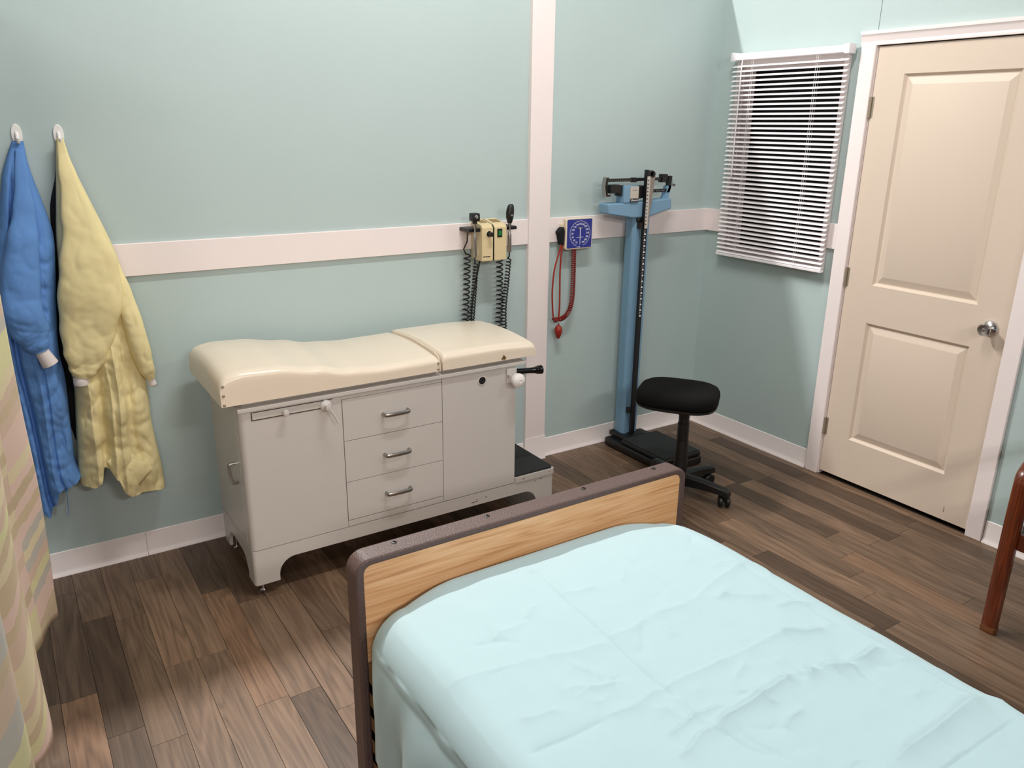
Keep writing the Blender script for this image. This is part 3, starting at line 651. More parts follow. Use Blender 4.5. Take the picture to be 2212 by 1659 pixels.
text('Detecto', .0145, (-.7065, -.1808, 1.347), (PI/2, 0, 0), M_PRINT, hs, 'logo_lettering', shear=.35)
obj('pointer', B().prism([(-.7105, 1.388), (-.7025, 1.388), (-.7065, 1.376)], 'xz', -.1802, -.1785), M_CREAMP, hs)
obj('print_line', B().box(-.719, -.694, -.1797, -.1788, 1.394, 1.3952).box(-.714, -.709, -.1797, -.1788, 1.4005, 1.4015).box(-.704, -.699, -.1797, -.1788, 1.4005, 1.4015), M_BLACK, hs)
ub = obj('upper_beam', B().box(-.858, -.438, -.148, -.135, 1.437, 1.452, .001), M_BLACK, S)
tk = B(); [tk.box(-.84+.0125*k, -.8385+.0125*k, -.1487, -.1475, 1.440, 1.445 if k % 2 else 1.448) for k in range(30)]; obj('beam_marks', tk, M_STEEL, ub)
lb = obj('lower_beam', B().box(-.80, -.438, -.148, -.135, 1.378, 1.394, .001), M_BLACK, S)
tk = B(); [tk.box(-.60+.034*k+j*.008, -.597+.034*k+j*.008, -.1487, -.1475, 1.383, 1.389) for k in range(4) for j in range(3)]; obj('beam_marks', tk, M_STEEL, lb)
obj('beam_end_frame', B().prism([(-.872, 1.46), (-.848, 1.46), (-.852, 1.45), (-.866, 1.41), (-.858, 1.372), (-.835, 1.372), (-.835, 1.364), (-.868, 1.364), (-.878, 1.41)], 'xz', -.150, -.128), M_STEEL, S)
obj('beam_end_cheek', B().prism([(-.866, 1.457), (-.851, 1.457), (-.856, 1.45), (-.863, 1.411), (-.856, 1.376), (-.838, 1.376), (-.84, 1.368), (-.862, 1.368), (-.871, 1.411)], 'xz', -.153, -.149), M_BLACK, S)
obj('beam_end_cheek', B().prism([(-.455, 1.458), (-.432, 1.458), (-.435, 1.40), (-.445, 1.375), (-.465, 1.375), (-.452, 1.40), (-.458, 1.44)], 'xz', -.152, -.13), M_BLACK, S)
obj('poise_weight', B().box(-.852, -.788, -.168, -.118, 1.383, 1.424, .004).box(-.79, -.762, -.162, -.122, 1.368, 1.42, .003), M_BLACK, S)
obj('poise_weight', B().prism([(-.676, 1.418), (-.632, 1.416), (-.636, 1.355), (-.668, 1.352)], 'xz', -.17, -.116), M_BLACK, S, bevel=.004)
obj('sliding_poise', B().box(-.70, -.672, -.153, -.130, 1.432, 1.455, .003), M_BLACK, S)
obj('sliding_poise', B().prism([(-.505, 1.468), (-.468, 1.468), (-.468, 1.442), (-.474, 1.427), (-.508, 1.427), (-.503, 1.445)], 'xz', -.158, -.126), M_BLACK, S, bevel=.003)
obj('balance_screw', B().cyl((-.436, -.14, 1.41), (-.405, -.14, 1.41), .004, n=8).lathe([(.007, 0), (.007, .008)], (-.408, -.14, 1.41), (1, 0, 0), 10).tube([(-.44, -.14, 1.436), (-.415, -.14, 1.436), (-.415, -.14, 1.405)], .0018, 6), M_STEEL, S)
for o_ in list(bpy.data.objects):
    if o_.parent == S and o_.name.split('.')[0] in ('crossbeam', 'end_post', 'indicator_housing', 'upper_beam', 'lower_beam', 'beam_end_frame', 'beam_end_cheek', 'poise_weight', 'sliding_poise', 'balance_screw'): o_.location += Vector((.022, .026, 0))
# height rod
rd = obj('height_rod', B().box(-.620, -.594, -.162, -.146, .083, 1.22, .001), M_BLACK, S)
tk = B()
for k in range(15):
    zz = .745+.0305*k
    tk.box(-.613, -.601, -.1628, -.1615, zz, zz+.005); tk.box(-.611, -.604, -.1628, -.1615, zz+.005, zz+.009)
    tk.box(-.614, -.608, -.1628, -.1615, zz+.014, zz+.0155); tk.box(-.614, -.605, -.1628, -.1615, zz+.021, zz+.0225)
obj('rod_marks', tk, M_PRINT, rd)
M_ROD = mat('bright_rod', sr(205, 200, 194), .3, metal=.35)
sl = obj('rod_sleeve', B().box(-.620, -.600, -.170, -.146, 1.205, 1.462, .001), M_ROD, S)
obj('rod_channel', B().prism([(-.5995, 1.225), (-.596, 1.225), (-.566, 1.462), (-.5995, 1.462)], 'xz', -.168, -.150), mat('aged_steel', sr(150, 142, 132), .35, metal=.5), S)
tk = B()
for k in range(13): tk.prism([(-.618, 1.222+.018*k), (-.608, 1.224+.018*k), (-.608, 1.227+.018*k), (-.618, 1.231+.018*k)], 'xz', -.1708, -.1695)
obj('sleeve_marks', tk, mat('sleeve_mark', sr(96, 90, 84), .5), sl)
obj('rod_edge', B().box(-.6225, -.6203, -.169, -.147, 1.205, 1.47), M_BLACK, S)
obj('rod_cap', B().box(-.623, -.608, -.17, -.146, 1.463, 1.494, .003).lathe([(.016, 0), (.018, .004), (.018, .018), (.016, .022)], (-.584, -.17, 1.472), (0, 1, 0), 18).box(-.612, -.58, -.17, -.148, 1.4625, 1.486, .003), M_BLACK, S)
obj('rod_clip', B().box(-.64, -.6205, -.162, -.1325, 1.205, 1.235, .002), M_BLACK, S)
obj('rod_clip', B().box(-.64, -.6205, -.160, -.1325, .205, .235, .002), M_BLACK, S)
obj('lock_knob', B().lathe([(.018, 0), (.018, .01), (.012, .014)], (-.628, -.132, 1.246), (0, -1, 0), 16), M_BLACK, S)

# ------------------------------------------------------------------ stool
SX, SY = -.812, -.737
ST = root('rolling_stool', (SX, SY, 0), 'black padded rolling stool with star base beside the scale', 'stool')
def superell(a, bb, n, th, cx, cy, ang):
    c, s = math.cos(th), math.sin(th); x = a*abs(c)**(2/n)*(1 if c > 0 else -1); y = bb*abs(s)**(2/n)*(1 if s > 0 else -1)
    return cx+x*math.cos(ang)-y*math.sin(ang), cy+x*math.sin(ang)+y*math.cos(ang)
SCX, SCY, SANG = -.813, -.686, math.radians(-54)
def seat(prof, name, m, par):
    b = B(); n = 56; rings = []
    for k_, z in prof:
        rings.append([b.bm.verts.new((*superell(.19*k_, .166*k_, 3.4, 2*PI*i/n, SCX, SCY, SANG), z)) for i in range(n)])
    for a, c in zip(rings, rings[1:]):
        for i in range(n): b.bm.faces.new((a[i], a[(i+1) % n], c[(i+1) % n], c[i]))
    b.bm.faces.new(rings[0][::-1]); b.bm.faces.new(rings[-1])
    return obj(name, b, m, par, smooth=50)
seat([(.93, .4735), (.97, .476), (.99, .485), (1.0, .497), (.99, .512), (.95, .526), (.85, .536), (.6, .540), (.3, .5405)], 'seat', M_FABRIC, ST)
seat([(.6, .452), (.9, .455), (.985, .463), (.985, .4725), (.93, .473)], 'seat_shell', M_BLACK, ST)
obj('mount_plate', B().box(SX-.07, SX+.07, SY-.05, SY+.05, .436, .4525, .004), M_BLACK, ST)
obj('column', B().lathe([(.034, 0), (.031, .19), (.029, .2), (.028, .2), (.0275, .29), (.025, .292), (.025, .352)], (SX, SY, .085), (0, 0, 1), 20), M_BLACK, ST)
obj('hub', B().lathe([(.036, 0), (.045, .008), (.047, .04), (.04, .06), (.036, .07)], (SX, SY, .062), (0, 0, 1), 20), M_BLACK, ST)
A0 = math.atan2(-.97-SY, -.715-SX)
for k in range(5):
    a = A0+2*PI*k/5; d = Vector((math.cos(a), math.sin(a), 0)); q = Vector((-d.y, d.x, 0)); c0 = Vector((SX, SY, 0))
    b = B(); secs = [(.025, .066, .118, .026), (.12, .070, .112, .024), (.2, .066, .1, .021), (.236, .06, .094, .021), (.252, .056, .084, .017)]
    rings = []
    for r, za, zb, wd in secs:
        pc = c0+d*r; rings.append([b.bm.verts.new(pc+q*s+Vector((0, 0, z))) for s, z in ((-wd, za), (wd, za), (wd, zb-.006), (wd*.6, zb), (-wd*.6, zb), (-wd, zb-.006))])
    for r0, r1 in zip(rings, rings[1:]):
        for i in range(6): b.bm.faces.new((r0[i], r0[(i+1) % 6], r1[(i+1) % 6], r1[i]))
    b.bm.faces.new(rings[0][::-1]); b.bm.faces.new(rings[-1]); bmesh.ops.recalc_face_normals(b.bm, faces=b.bm.faces)
    lg = obj('leg', b, M_BLACK, ST, smooth=40)
    pc = c0+d*.231; ca = a+.9*k+.5; ax = Vector((math.cos(ca), math.sin(ca), 0)); tr = Vector((-ax.y, ax.x, 0))*.012; wp = pc+tr
    cs = B()
    for s in (-1, 1): cs.lathe([(.006, 0), (.025, .001), (.0285, .005), (.0285, .016), (.024, .020), (.006, .021)], wp+ax*(s*.006)+Vector((0, 0, .0285)), ax*s, 20)
    cs.cyl(wp-ax*.007+Vector((0, 0, .0285)), wp+ax*.007+Vector((0, 0, .0285)), .008, n=8); cs.cyl(pc+Vector((0, 0, .03)), pc+Vector((0, 0, .066)), .007, n=8); cs.box(wp.x-.006, wp.x+.006, wp.y-.006, wp.y+.006, .03, .052)
    obj('caster', cs, M_BLACK, lg)

# ------------------------------------------------------------------ wooden armchair (right edge)
AC = root('armchair', (-.38, -2.4, 0), 'dark red wooden armchair with burgundy seat by the right wall', 'armchair')
for yy, sgn in ((-2.13, 1), (-2.72, -1)):
    # front leg and arm: one bent-wood member
    b = B(); cen = [(-.645, .0), (-.645, .2), (-.643, .38), (-.641, .46), (-.637, .54), (-.628, .585), (-.605, .612), (-.57, .622), (-.45, .628), (-.3, .63), (-.12, .63)]
    cp_ = smooth_path([(x, yy, z) for x, z in cen], 5); rings = []
    for i, p in enumerate(cp_):
        t = (cp_[min(i+1, len(cp_)-1)]-cp_[max(i-1, 0)]).normalized(); nr = Vector((-t.z, 0, t.x))
        f = i/(len(cp_)-1); hw = .0235 if f < .45 else .0235+.006*min(1, (f-.45)/.2); th = interp([(0, .018), (.18, .021), (.34, .023), (.5, .03), (.62, .022), (1, .018)], f); yb = yy
        rings.append([b.bm.verts.new(Vector((p.x, yb, p.z))+Vector((0, s*hw, 0))+nr*(q*th)) for s, q in ((-1, -.7), (-.7, -1), (.7, -1), (1, -.7), (1, .7), (.7, 1), (-.7, 1), (-1, .7))])
    for r0, r1 in zip(rings, rings[1:]):
        for i in range(8): b.bm.faces.new((r0[i], r0[(i+1) % 8], r1[(i+1) % 8], r1[i]))
    b.bm.faces.new(rings[0][::-1]); b.bm.faces.new(rings[-1]); bmesh.ops.recalc_face_normals(b.bm, faces=b.bm.faces)
    fl_ = obj('front_leg_and_arm', b, M_CHERRY, AC, smooth=50)
    obj('worn_tip', B().box(-.6642, -.6258, yy-.0239, yy+.0239, .002, .026, .004), mat('worn_wood', sr(104, 62, 28), .6, noise_amt=.35, noise_scale=60), fl_)
    obj('rear_leg', B().prism([(-.14, 0), (-.10, 0), (-.095, .42), (-.06, .88), (-.095, .88), (-.14, .42)], 'xz', yy-.02, yy+.02), M_CHERRY, AC, bevel=.006)
    obj('side_rail', B().box(-.63, -.12, yy-.014-sgn*.012, yy+.014-sgn*.012, .335, .395, .004), M_CHERRY, AC)
obj('seat', B().box(-.645, -.13, -2.692, -2.158, .395, .455, .022, 4), M_BURG, AC)
obj('front_rail', B().box(-.64, -.612, -2.697, -2.153, .335, .395, .004), M_CHERRY, AC)
obj('backrest', B().prism([(-.125, .5), (-.075, .5), (-.05, .86), (-.1, .86)], 'xz', -2.692, -2.158), M_BURG, AC, bevel=.015, seg=3)

# ------------------------------------------------------------------ wall diagnostic set
DV = root('diagnostic_set', (-1.47, -.02, 1.19), 'tan wall diagnostic set with black-headed instruments on coiled cords', 'diagnostic set')
X0, XM, XM2, X1 = -1.548, -1.4895, -1.4825, -1.4155; DYF = -.118; Z0, Z1 = 1.102, 1.272
obj('body', B().prism([(DYF, Z0), (DYF, Z1-.02), (DYF+.012, Z1-.005), (-.0165, Z1+.012), (-.0165, Z0)], 'yz', X0, XM), M_TAN, DV, bevel=.003)
obj('body', B().prism([(DYF, Z0), (DYF, Z1-.02), (DYF+.012, Z1-.005), (-.0165, Z1+.012), (-.0165, Z0)], 'yz', XM2, X1), M_TAN, DV, bevel=.003)
obj('divider', B().prism([(DYF+.002, Z0+.001), (DYF+.002, Z1-.022), (DYF+.014, Z1-.008), (-.0165, Z1+.009), (-.0165, Z0+.001)], 'yz', XM, XM2), M_BLACK, DV)
for xa, xb in ((X0+.012, XM-.012), (XM2+.012, X1-.012)):
    v = B(); 
    for k in range(5): v.prism([(-.045-.009*k, Z1+.0085-.0015*k), (-.041-.009*k, Z1+.0095-.0015*k), (-.041-.009*k, Z1+.0065-.0015*k), (-.045-.009*k, Z1+.0055-.0015*k)], 'yz', xa, xb)
    obj('vent_slot', v, mat('vent_brown', sr(150, 130, 92), .7), DV)
obj('rheostat_knob', B().lathe([(.0135, 0), (.0135, .004), (.009, .004), (.0085, .02), (.010, .022), (.010, .03), (0, .031)], (-1.513, DYF-.0002, 1.226), (0, -1, 0), 18), M_BLACK, DV)
obj('knob_collar', B().lathe([(.0155, 0), (.0155, .003), (.012, .0032)], (-1.513, DYF-.0001, 1.226), (0, -1, 0), 18), M_CREAMP, DV)
sw = obj('power_switch', B().box(-1.468, -1.442, DYF-.003, DYF+.001, 1.208, 1.246, .001), M_BLACK, DV)
obj('switch_lamp', B().box(-1.463, -1.447, DYF-.005, DYF-.0028, 1.216, 1.238, .001), M_GREEN, sw)
obj('slot', B().box(-1.543, -1.505, DYF-.0006, DYF+.001, 1.121, 1.125), mat('dark_slot', sr(60, 24, 20), .6), DV)
obj('sticker', B().box(X0-.0006, X0+.001, -.085, -.055, 1.125, 1.155), M_CREAMP, DV)
for sg, xa, xb in ((-1, -1.61, X0-.001), (1, X1+.001, -1.352)):
    ar = B().box(xa, xb, -.105, -.0165, 1.236, 1.252, .003)
    obj('cradle_arm', ar, M_BLACK, DV)
# otoscope and ophthalmoscope handles
ot = root('otoscope', (-1.588, -.1, 1.1), 'otoscope handle with boxy black head in the left cradle', 'otoscope')
hx, hy = -1.583, -.112
obj('handle', B().lathe([(.0075, 0), (.009, .003), (.009, .085), (.0065, .1), (.0045, .118), (.0045, .128), (.008, .135), (.0095, .15), (.0095, .152)], (hx, hy, 1.125), (0, 0, 1), 16), M_STEEL, ot)
hd = obj('head', B().box(hx-.019, hx+.019, hy-.018, hy+.022, 1.286, 1.322, .006, 3).cyl((hx, hy, 1.275), (hx, hy, 1.29), .011, n=14), M_BLACK, ot)
obj('lens', B().lathe([(.009, 0), (.0085, .004), (.006, .005), (0, .0045)], (hx-.004, hy-.018, 1.306), (0, -1, 0), 14), M_CHROME, hd)
oph = root('ophthalmoscope', (-1.395, -.1, 1.1), 'ophthalmoscope handle with tall black head in the right cradle', 'ophthalmoscope')
kx, ky = -1.397, -.112
obj('handle', B().lathe([(.0075, 0), (.009, .003), (.009, .075), (.0065, .09), (.0045, .1), (.0045, .115), (.007, .122), (.0075, .132)], (kx, ky, 1.135), (0, 0, 1), 16), M_STEEL, oph)
b = B(); rings = []
for z, wv, dv, xo in ((1.268, .010, .010, 0), (1.275, .013, .012, 0), (1.295, .0185, .016, 0), (1.315, .020, .017, .001), (1.335, .018, .015, .003), (1.348, .014, .012, .005), (1.353, .008, .008, .006)):
    rings.append([b.bm.verts.new((kx+xo+wv*math.cos(2*PI*i/18), ky+dv*math.sin(2*PI*i/18), z)) for i in range(18)])
for r0, r1 in zip(rings, rings[1:]):
    for i in range(18): b.bm.faces.new((r0[i], r0[(i+1) % 18], r1[(i+1) % 18], r1[i]))
b.bm.faces.new(rings[0][::-1]); b.bm.faces.new(rings[-1])
oh = obj('head', b, M_BLACK, oph, smooth=60)
obj('lens_window', B().box(kx-.006, kx+.008, ky-.0185, ky-.0155, 1.30, 1.308, .001), M_STEEL, oh)
# coiled cords belong to the set
def cord(name, path, r, turns, par, m, rad=.0034, lead=None, tail=None, phase=0):
    c = coil(smooth_path(path, 8), r, turns, 10, phase); pts = (lead or [])+c+(tail or [])
    return obj(name, B().tube(pts, rad, 5), m, par, smooth=60)
V = Vector
cord('coiled_cord', [(-1.585, -.045, 1.13), (-1.588, -.045, 1.0), (-1.592, -.04, .86), (-1.592, -.034, .77)], .0145, 15, DV, M_BLACK, lead=[V((-1.59, -.06, 1.238)), V((-1.59, -.055, 1.19)), V((-1.606, -.05, 1.155))])
cord('coiled_cord', [(-1.575, -.105, 1.09), (-1.566, -.08, 1.0), (-1.562, -.05, .86), (-1.562, -.036, .77)], lambda f: .010+.003*f, 21, DV, M_BLACK, lead=[V((-1.583, -.112, 1.125)), V((-1.582, -.111, 1.1))])
cord('coiled_cord', [(-1.413, -.05, 1.12), (-1.41, -.05, 1.0), (-1.407, -.043, .86), (-1.41, -.034, .74)], .0145, 17, DV, M_BLACK, lead=[V((-1.398, -.06, 1.24)), V((-1.398, -.055, 1.19)), V((-1.412, -.05, 1.155))])
cord('coiled_cord', [(-1.395, -.105, 1.10), (-1.392, -.085, 1.0), (-1.385, -.05, .86), (-1.375, -.036, .72)], lambda f: .010+.003*f, 24, DV, M_BLACK, lead=[V((-1.397, -.112, 1.134)), V((-1.397, -.111, 1.115))])
obj('power_cord', B().tube(smooth_path([(-1.52, -.05, 1.103), (-1.523, -.045, 1.07), (-1.535, -.03, .98), (-1.545, -.02, .88), (-1.548, -.018, .78)], 6), .004, 8), M_BLACK, DV)

# ------------------------------------------------------------------ wall blood pressure gauge
G = root('blood_pressure_gauge', (-.95, -.016, 1.18), 'square blue-faced wall blood pressure gauge with red tubing', 'blood pressure gauge')
gx0, gx1, gz0, gz1 = -1.033, -.865, 1.110, 1.264; gcx, gcz = (gx0+gx1)/2+.003, (gz0+gz1)/2
obj('housing', B().prism(rrect(gx0, gx1, gz0, gz1, .012, 5), 'xz', -.058, -.036), M_CREAMP, G, bevel=.004, seg=3)
obj('mount', B().box(-1.045, -.93, -.036, -.0165, 1.15, 1.235, .002), M_CREAMP, G)
dl = obj('dial', B().prism(rrect(gx0+.008, gx1-.007, gz0+.007, gz1-.006, .007, 4), 'xz', -.0595, -.057), M_DIAL, G)
tk = B(); RD = .064
for k in range(61):
    a = math.radians(90+157.5-315*k/60); L_ = .008 if k % 4 == 0 else .004
    p0 = V((gcx+RD*math.cos(a), 0, gcz+RD*math.sin(a))); p1 = V((gcx+(RD-L_)*math.cos(a), 0, gcz+(RD-L_)*math.sin(a))); q = (p1-p0).normalized(); q = V((-q.z, 0, q.x))*(.0006 if k % 4 == 0 else .0004)
    vs = [tk.bm.verts.new(V((0, -.0598, 0))+s) for s in (p0-q, p0+q, p1+q, p1-q)]; tk.bm.faces.new(vs)
for k in range(60):
    a0, a1 = (math.radians(90+157.5-315*j/60) for j in (k, k+1))
    vs = [tk.bm.verts.new((gcx+r*math.cos(a), -.0598, gcz+r*math.sin(a))) for r, a in ((RD, a0), (RD, a1), (RD-.0012, a1), (RD-.0012, a0))]; tk.bm.faces.new(vs)
obj('dial_marks', tk, M_PRINT, dl, smooth=0)
for i, n_ in enumerate(range(20, 301, 20)):
    a = math.radians(90+(160-n_)/20*22.0); r = RD-.0165
    text(str(n_), .0125, (gcx+r*math.cos(a), -.0599, gcz+r*math.sin(a)), (PI/2, 0, 0), M_PRINT, dl, 'numeral')
text('mmHg', .008, (gcx-.008, -.0599, gcz-RD-.001), (PI/2, 0, 0), M_PRINT, dl)
obj('dial_line', B().box(gcx-.022, gcx+.022, -.0601, -.0594, gcz-.0185, gcz-.0172), M_PRINT, dl)
obj('needle', B().prism([(gcx-.0022, gcz+.028), (gcx+.0022, gcz+.028), (gcx+.0018, gcz+.0), (gcx+.0007, gcz-.055), (gcx-.0007, gcz-.055), (gcx-.0018, gcz)], 'xz', -.062, -.0608), M_PRINT, dl)
obj('needle_hub', B().box(gcx-.012, gcx+.012, -.0612, -.0598, gcz+.024, gcz+.031), M_STEEL, dl)
cf = B(); cf.prism([(-1.04, 1.225), (-1.058, 1.215), (-1.062, 1.208), (-1.072, 1.2), (-1.062, 1.18), (-1.056, 1.15), (-1.05, 1.135), (-1.036, 1.135), (-1.034, 1.2)], 'xz', -.056, -.018); obj('cuff_bundle', cf, M_NAVY, G, bevel=.006)
yt = -.042
obj('tube', B().tube(smooth_path([(-1.046, yt, 1.142), (-1.058, yt, 1.10), (-1.083, yt, 1.02), (-1.092, yt, .94), (-1.093, yt, .88), (-1.087, yt, .80), (-1.082, yt, .768)], 6), .0042, 8), M_RED, G)
obj('tube', B().tube(smooth_path([(-1.04, yt-.006, 1.142), (-1.049, yt-.006, 1.09), (-1.052, yt-.004, 1.0), (-1.047, yt, .9), (-1.046, yt, .82), (-1.05, yt, .752)], 6), .0042, 8), M_RED, G)
cord('coiled_tube', [(-.968, yt, 1.112), (-.966, yt, 1.0), (-.966, yt, .9), (-.972, yt, .83), (-.99, yt, .785), (-1.02, yt, .762), (-1.055, yt, .757), (-1.082, yt, .757)], .0105, 46, G, M_RED2, rad=.0034)
vb = obj('inflation_bulb', B().lathe([(.003, 0), (.007, .004), (.014, .018), (.0195, .036), (.0205, .048), (.0165, .062), (.009, .069), (.004, .072), (.004, .08)], (-1.048, yt, .655), (0, 0, 1), 20), M_RED, G)
obj('valve', B().cyl((-1.05, yt, .733), (-1.05, yt, .757), .0035, n=8).lathe([(.006, 0), (.006, .006)], (-1.056, yt-.003, .747), (0, -1, 0), 10), M_CHROME, vb)

# ------------------------------------------------------------------ gowns on hooks
def hook(x, lab):
    h = root('wall_hook', (x, 0, 1.65), lab, 'hook', 'white oval hooks on the back wall')
    p = [(x+.0165*math.cos(2*PI*k/24), 1.648+.034*math.sin(2*PI*k/24)*(1 if math.sin(2*PI*k/24) > 0 else 1.1)) for k in range(24)]
    obj('backplate', B().prism(p, 'xz', -.005, -.0002), M_WHITE, h, bevel=.002)
    obj('prong', B().tube(smooth_path([(x, -.004, 1.655), (x, -.016, 1.637), (x, -.03, 1.624), (x, -.04, 1.626), (x, -.044, 1.637)], 5), .0055, 8), M_WHITE, h)
hook(-3.288, 'white oval wall hook holding the blue gown'); hook(-3.165, 'white oval wall hook holding the yellow gown')
def resample(pl, n):
    P = [V((x, 0, z)) for x, z in pl]; P = smooth_path(P, 6); L = [0]
    for a, c in zip(P, P[1:]): L.append(L[-1]+(c-a).length)
    out = []; j = 0
    for i in range(n):
        s = L[-1]*i/(n-1)
        while j < len(L)-2 and L[j+1] < s: j += 1
        f = (s-L[j])/max(1e-9, L[j+1]-L[j]); out.append(P[j].lerp(P[j+1], min(1, max(0, f))))
    return out
def crumple(x, z, seed, k=1.0):
    """sharp-edged creases in cloth: zero crossings of stretched noise"""
    h = 0
    for f, a, sk in ((4.5, .014, .7), (10, .009, -.9), (22, .0045, .8), (46, .002, -.7)):
        h += a*(abs(noise.noise((x*f+sk*z*f*.6+seed, z*f*.8-sk*x*f*.4, seed*1.7+f)))**.62)
    return h*k
def drape(name, left, right, hem, y_back, depth, folds, m, par, nu=60, nv=90, seed=0, wrinkle=1.0):
    """hanging cloth: front surface with radiating folds, closed behind, open at the hem; folds: (u, width, amp, tstart)"""
    Lf = resample(left, nv); Rt = resample(right, nv); b = B()
    hemz = lambda u: interp(hem, u)
    def front(u, v):
        j = v*(nv-1); k = min(int(j), nv-2); f = j-k; l = Lf[k].lerp(Lf[k+1], f); r = Rt[k].lerp(Rt[k+1], f); p = l.lerp(r, u)
        lin = Lf[-1].z+(Rt[-1].z-Lf[-1].z)*u
        z = p.z+(hemz(u)-lin)*max(0, (v-.55)/.45)**1.5
        e = (1-abs(2*u-1)**4)**.5 if abs(2*u-1) < 1 else 0
        d = depth(v)*(.25+.75*e) if 0 < u < 1 else depth(v)*.15
        for uc, wd, am, ts in folds:
            if v > ts:
                q = (u-uc-.03*math.sin(v*6+uc*9))/wd
                d += am*min(1, (v-ts)/.2)*(math.exp(-abs(q)*1.2) if am > 0 else math.exp(-q*q))
        d += crumple(p.x, z, seed, wrinkle)*min(1, v*2.5)*(.3+.7*e)
        return V((p.x, -max(.004, y_back+d), z))
    g = b.grid(front, nu, nv, flip=True)
    def back(u, v):
        p = front(u, v); return V((p.x, -y_back, p.z+.002))
    g2 = b.grid(back, nu, nv)
    for j in range(nv-1):
        b.bm.faces.new((g[j][0], g[j+1][0], g2[j+1][0], g2[j][0])); b.bm.faces.new((g[j+1][-1], g[j][-1], g2[j][-1], g2[j+1][-1]))
    bmesh.ops.recalc_face_normals(b.bm, faces=b.bm.faces)
    return obj(name, b, m, par, smooth=180)
def sleeve(name, secs, m, par, seed=0, wr=1.0):
    """flattened tapering sleeve; secs: (x, y, z, halfwidth, halfdepth)"""
    n = 72; P = smooth_path([(s[0], s[1], s[2]) for s in secs], 14); N = len(P); b = B(); rings = []
    for i, p in enumerate(P):
        f = i/(N-1)*(len(secs)-1); k = min(int(f), len(secs)-2); q = f-k; q = q*q*(3-2*q); hw = secs[k][3]+(secs[k+1][3]-secs[k][3])*q; hd = secs[k][4]+(secs[k+1][4]-secs[k][4])*q
        t = (P[min(i+1, N-1)]-P[max(i-1, 0)]).normalized(); sd = V((-t.z, 0, t.x)); sd = sd if sd.length > .1 else V((1, 0, 0)); dp = V((0, -1, 0))
        ring = []
        for a in range(n):
            th = 2*PI*a/n; c, s_ = math.cos(th), math.sin(th); cc = abs(c)**.85*(1 if c > 0 else -1)
            pt = p+sd*(hw*cc)+dp*(hd*abs(s_)**.6*(1 if s_ > 0 else -1))
            edge = abs(s_)**.5
            pt += dp*(crumple(pt.x, pt.z, seed, wr)*min(1, hd/.03)*edge*(1 if s_ > 0 else 0)*(.6+.9*i/N)-.006*edge*(s_ > 0))
            ring.append(b.bm.verts.new(pt))
        rings.append(ring)
    for r0, r1 in zip(rings, rings[1:]):
        for i in range(n): b.bm.faces.new((r0[i], r0[(i+1) % n], r1[(i+1) % n], r1[i]))
    b.bm.faces.new(rings[0][::-1]); b.bm.faces.new(rings[-1]); bmesh.ops.recalc_face_normals(b.bm, faces=b.bm.faces)
    return obj(name, b, m, par, smooth=180)
# black garment behind
bg = drape('black_garment', [(-3.172, 1.632), (-3.195, 1.51), (-3.224, 1.414), (-3.235, 1.3), (-3.258, 1.1), (-3.278, .9), (-3.285, .72), (-3.268, .55)], [(-3.155, 1.632), (-3.13, 1.5), (-3.10, 1.4), (-3.08, 1.2), (-3.06, .9), (-3.06, .56)], [(0, .55), (1, .56)], .004, lambda v: .02, [], M_NAVY, None, 20, 40, 3, .3)
tag(bg, 'black garment mostly hidden between the yellow and blue gowns', 'garment')
YG = root('yellow_gown', (-3.14, -.03, .3), 'pale yellow isolation gown hanging from the right-hand hook', 'gown')
yl = [(-3.176, 1.634), (-3.187, 1.561), (-3.207, 1.424), (-3.225, 1.3), (-3.232, 1.205), (-3.245, 1.092), (-3.25, .976), (-3.25, .856), (-3.246, .784), (-3.248, .73), (-3.259, .623), (-3.273, .478), (-3.281, .395)]
yr = [(-3.154, 1.636), (-3.138, 1.545), (-3.099, 1.42), (-3.057, 1.289), (-3.037, 1.205), (-3.025, 1.118), (-3.015, .995), (-3.01, .906), (-3.005, .816), (-3.002, .724), (-3.004, .611), (-3.0, .534), (-2.989, .414), (-2.987, .313)]
drape('body', yl, yr, [(0, .395), (.16, .385), (.24, .40), (.30, .46), (.34, .455), (.42, .41), (.5, .345), (.56, .326), (.75, .322), (1, .313)], .03,
      lambda v: interp([(0, .014), (.1, .03), (.3, .055), (.6, .06), (1, .07)], v), [(.18, .12, .018, .3), (.42, .06, .018, .55), (.54, .08, .026, .45), (.30, .05, -.022, .55), (.72, .06, -.022, .5), (.62, .14, .012, .15), (.72, .04, .008, .02)], M_GOWNY, YG, 110, 150, 5.1, 2.0)
ys = sleeve('sleeve', [(-3.165, -.045, 1.60, .012, .006), (-3.160, -.066, 1.50, .03, .018), (-3.150, -.094, 1.36, .056, .026), (-3.142, -.108, 1.22, .092, .032), (-3.152, -.112, 1.1, .104, .036), (-3.175, -.105, .99, .09, .036), (-3.196, -.108, .9, .07, .034), (-3.213, -.11, .845, .046, .03), (-3.222, -.112, .82, .03, .022)], M_GOWNY, YG, 2.2)
obj('cuff', B().lathe([(.018, 0), (.025, .002), (.026, .012), (.0235, .03), (.02, .034)], (-3.224, -.112, .788), (.03, 0, 1), 24), M_CUFF, ys)
ys2 = sleeve('sleeve', [(-3.06, -.075, 1.2, .02, .02), (-3.045, -.09, 1.1, .03, .03), (-3.03, -.10, 1.0, .034, .036), (-3.018, -.10, .9, .036, .036), (-3.004, -.10, .82, .028, .028), (-2.992, -.10, .772, .014, .016)], M_GOWNY, YG, 7.7)
obj('cuff', B().lathe([(.009, 0), (.013, .003), (.013, .02), (.011, .03)], (-2.986, -.10, .744), (-.25, 0, 1), 16), M_CUFF, ys2)
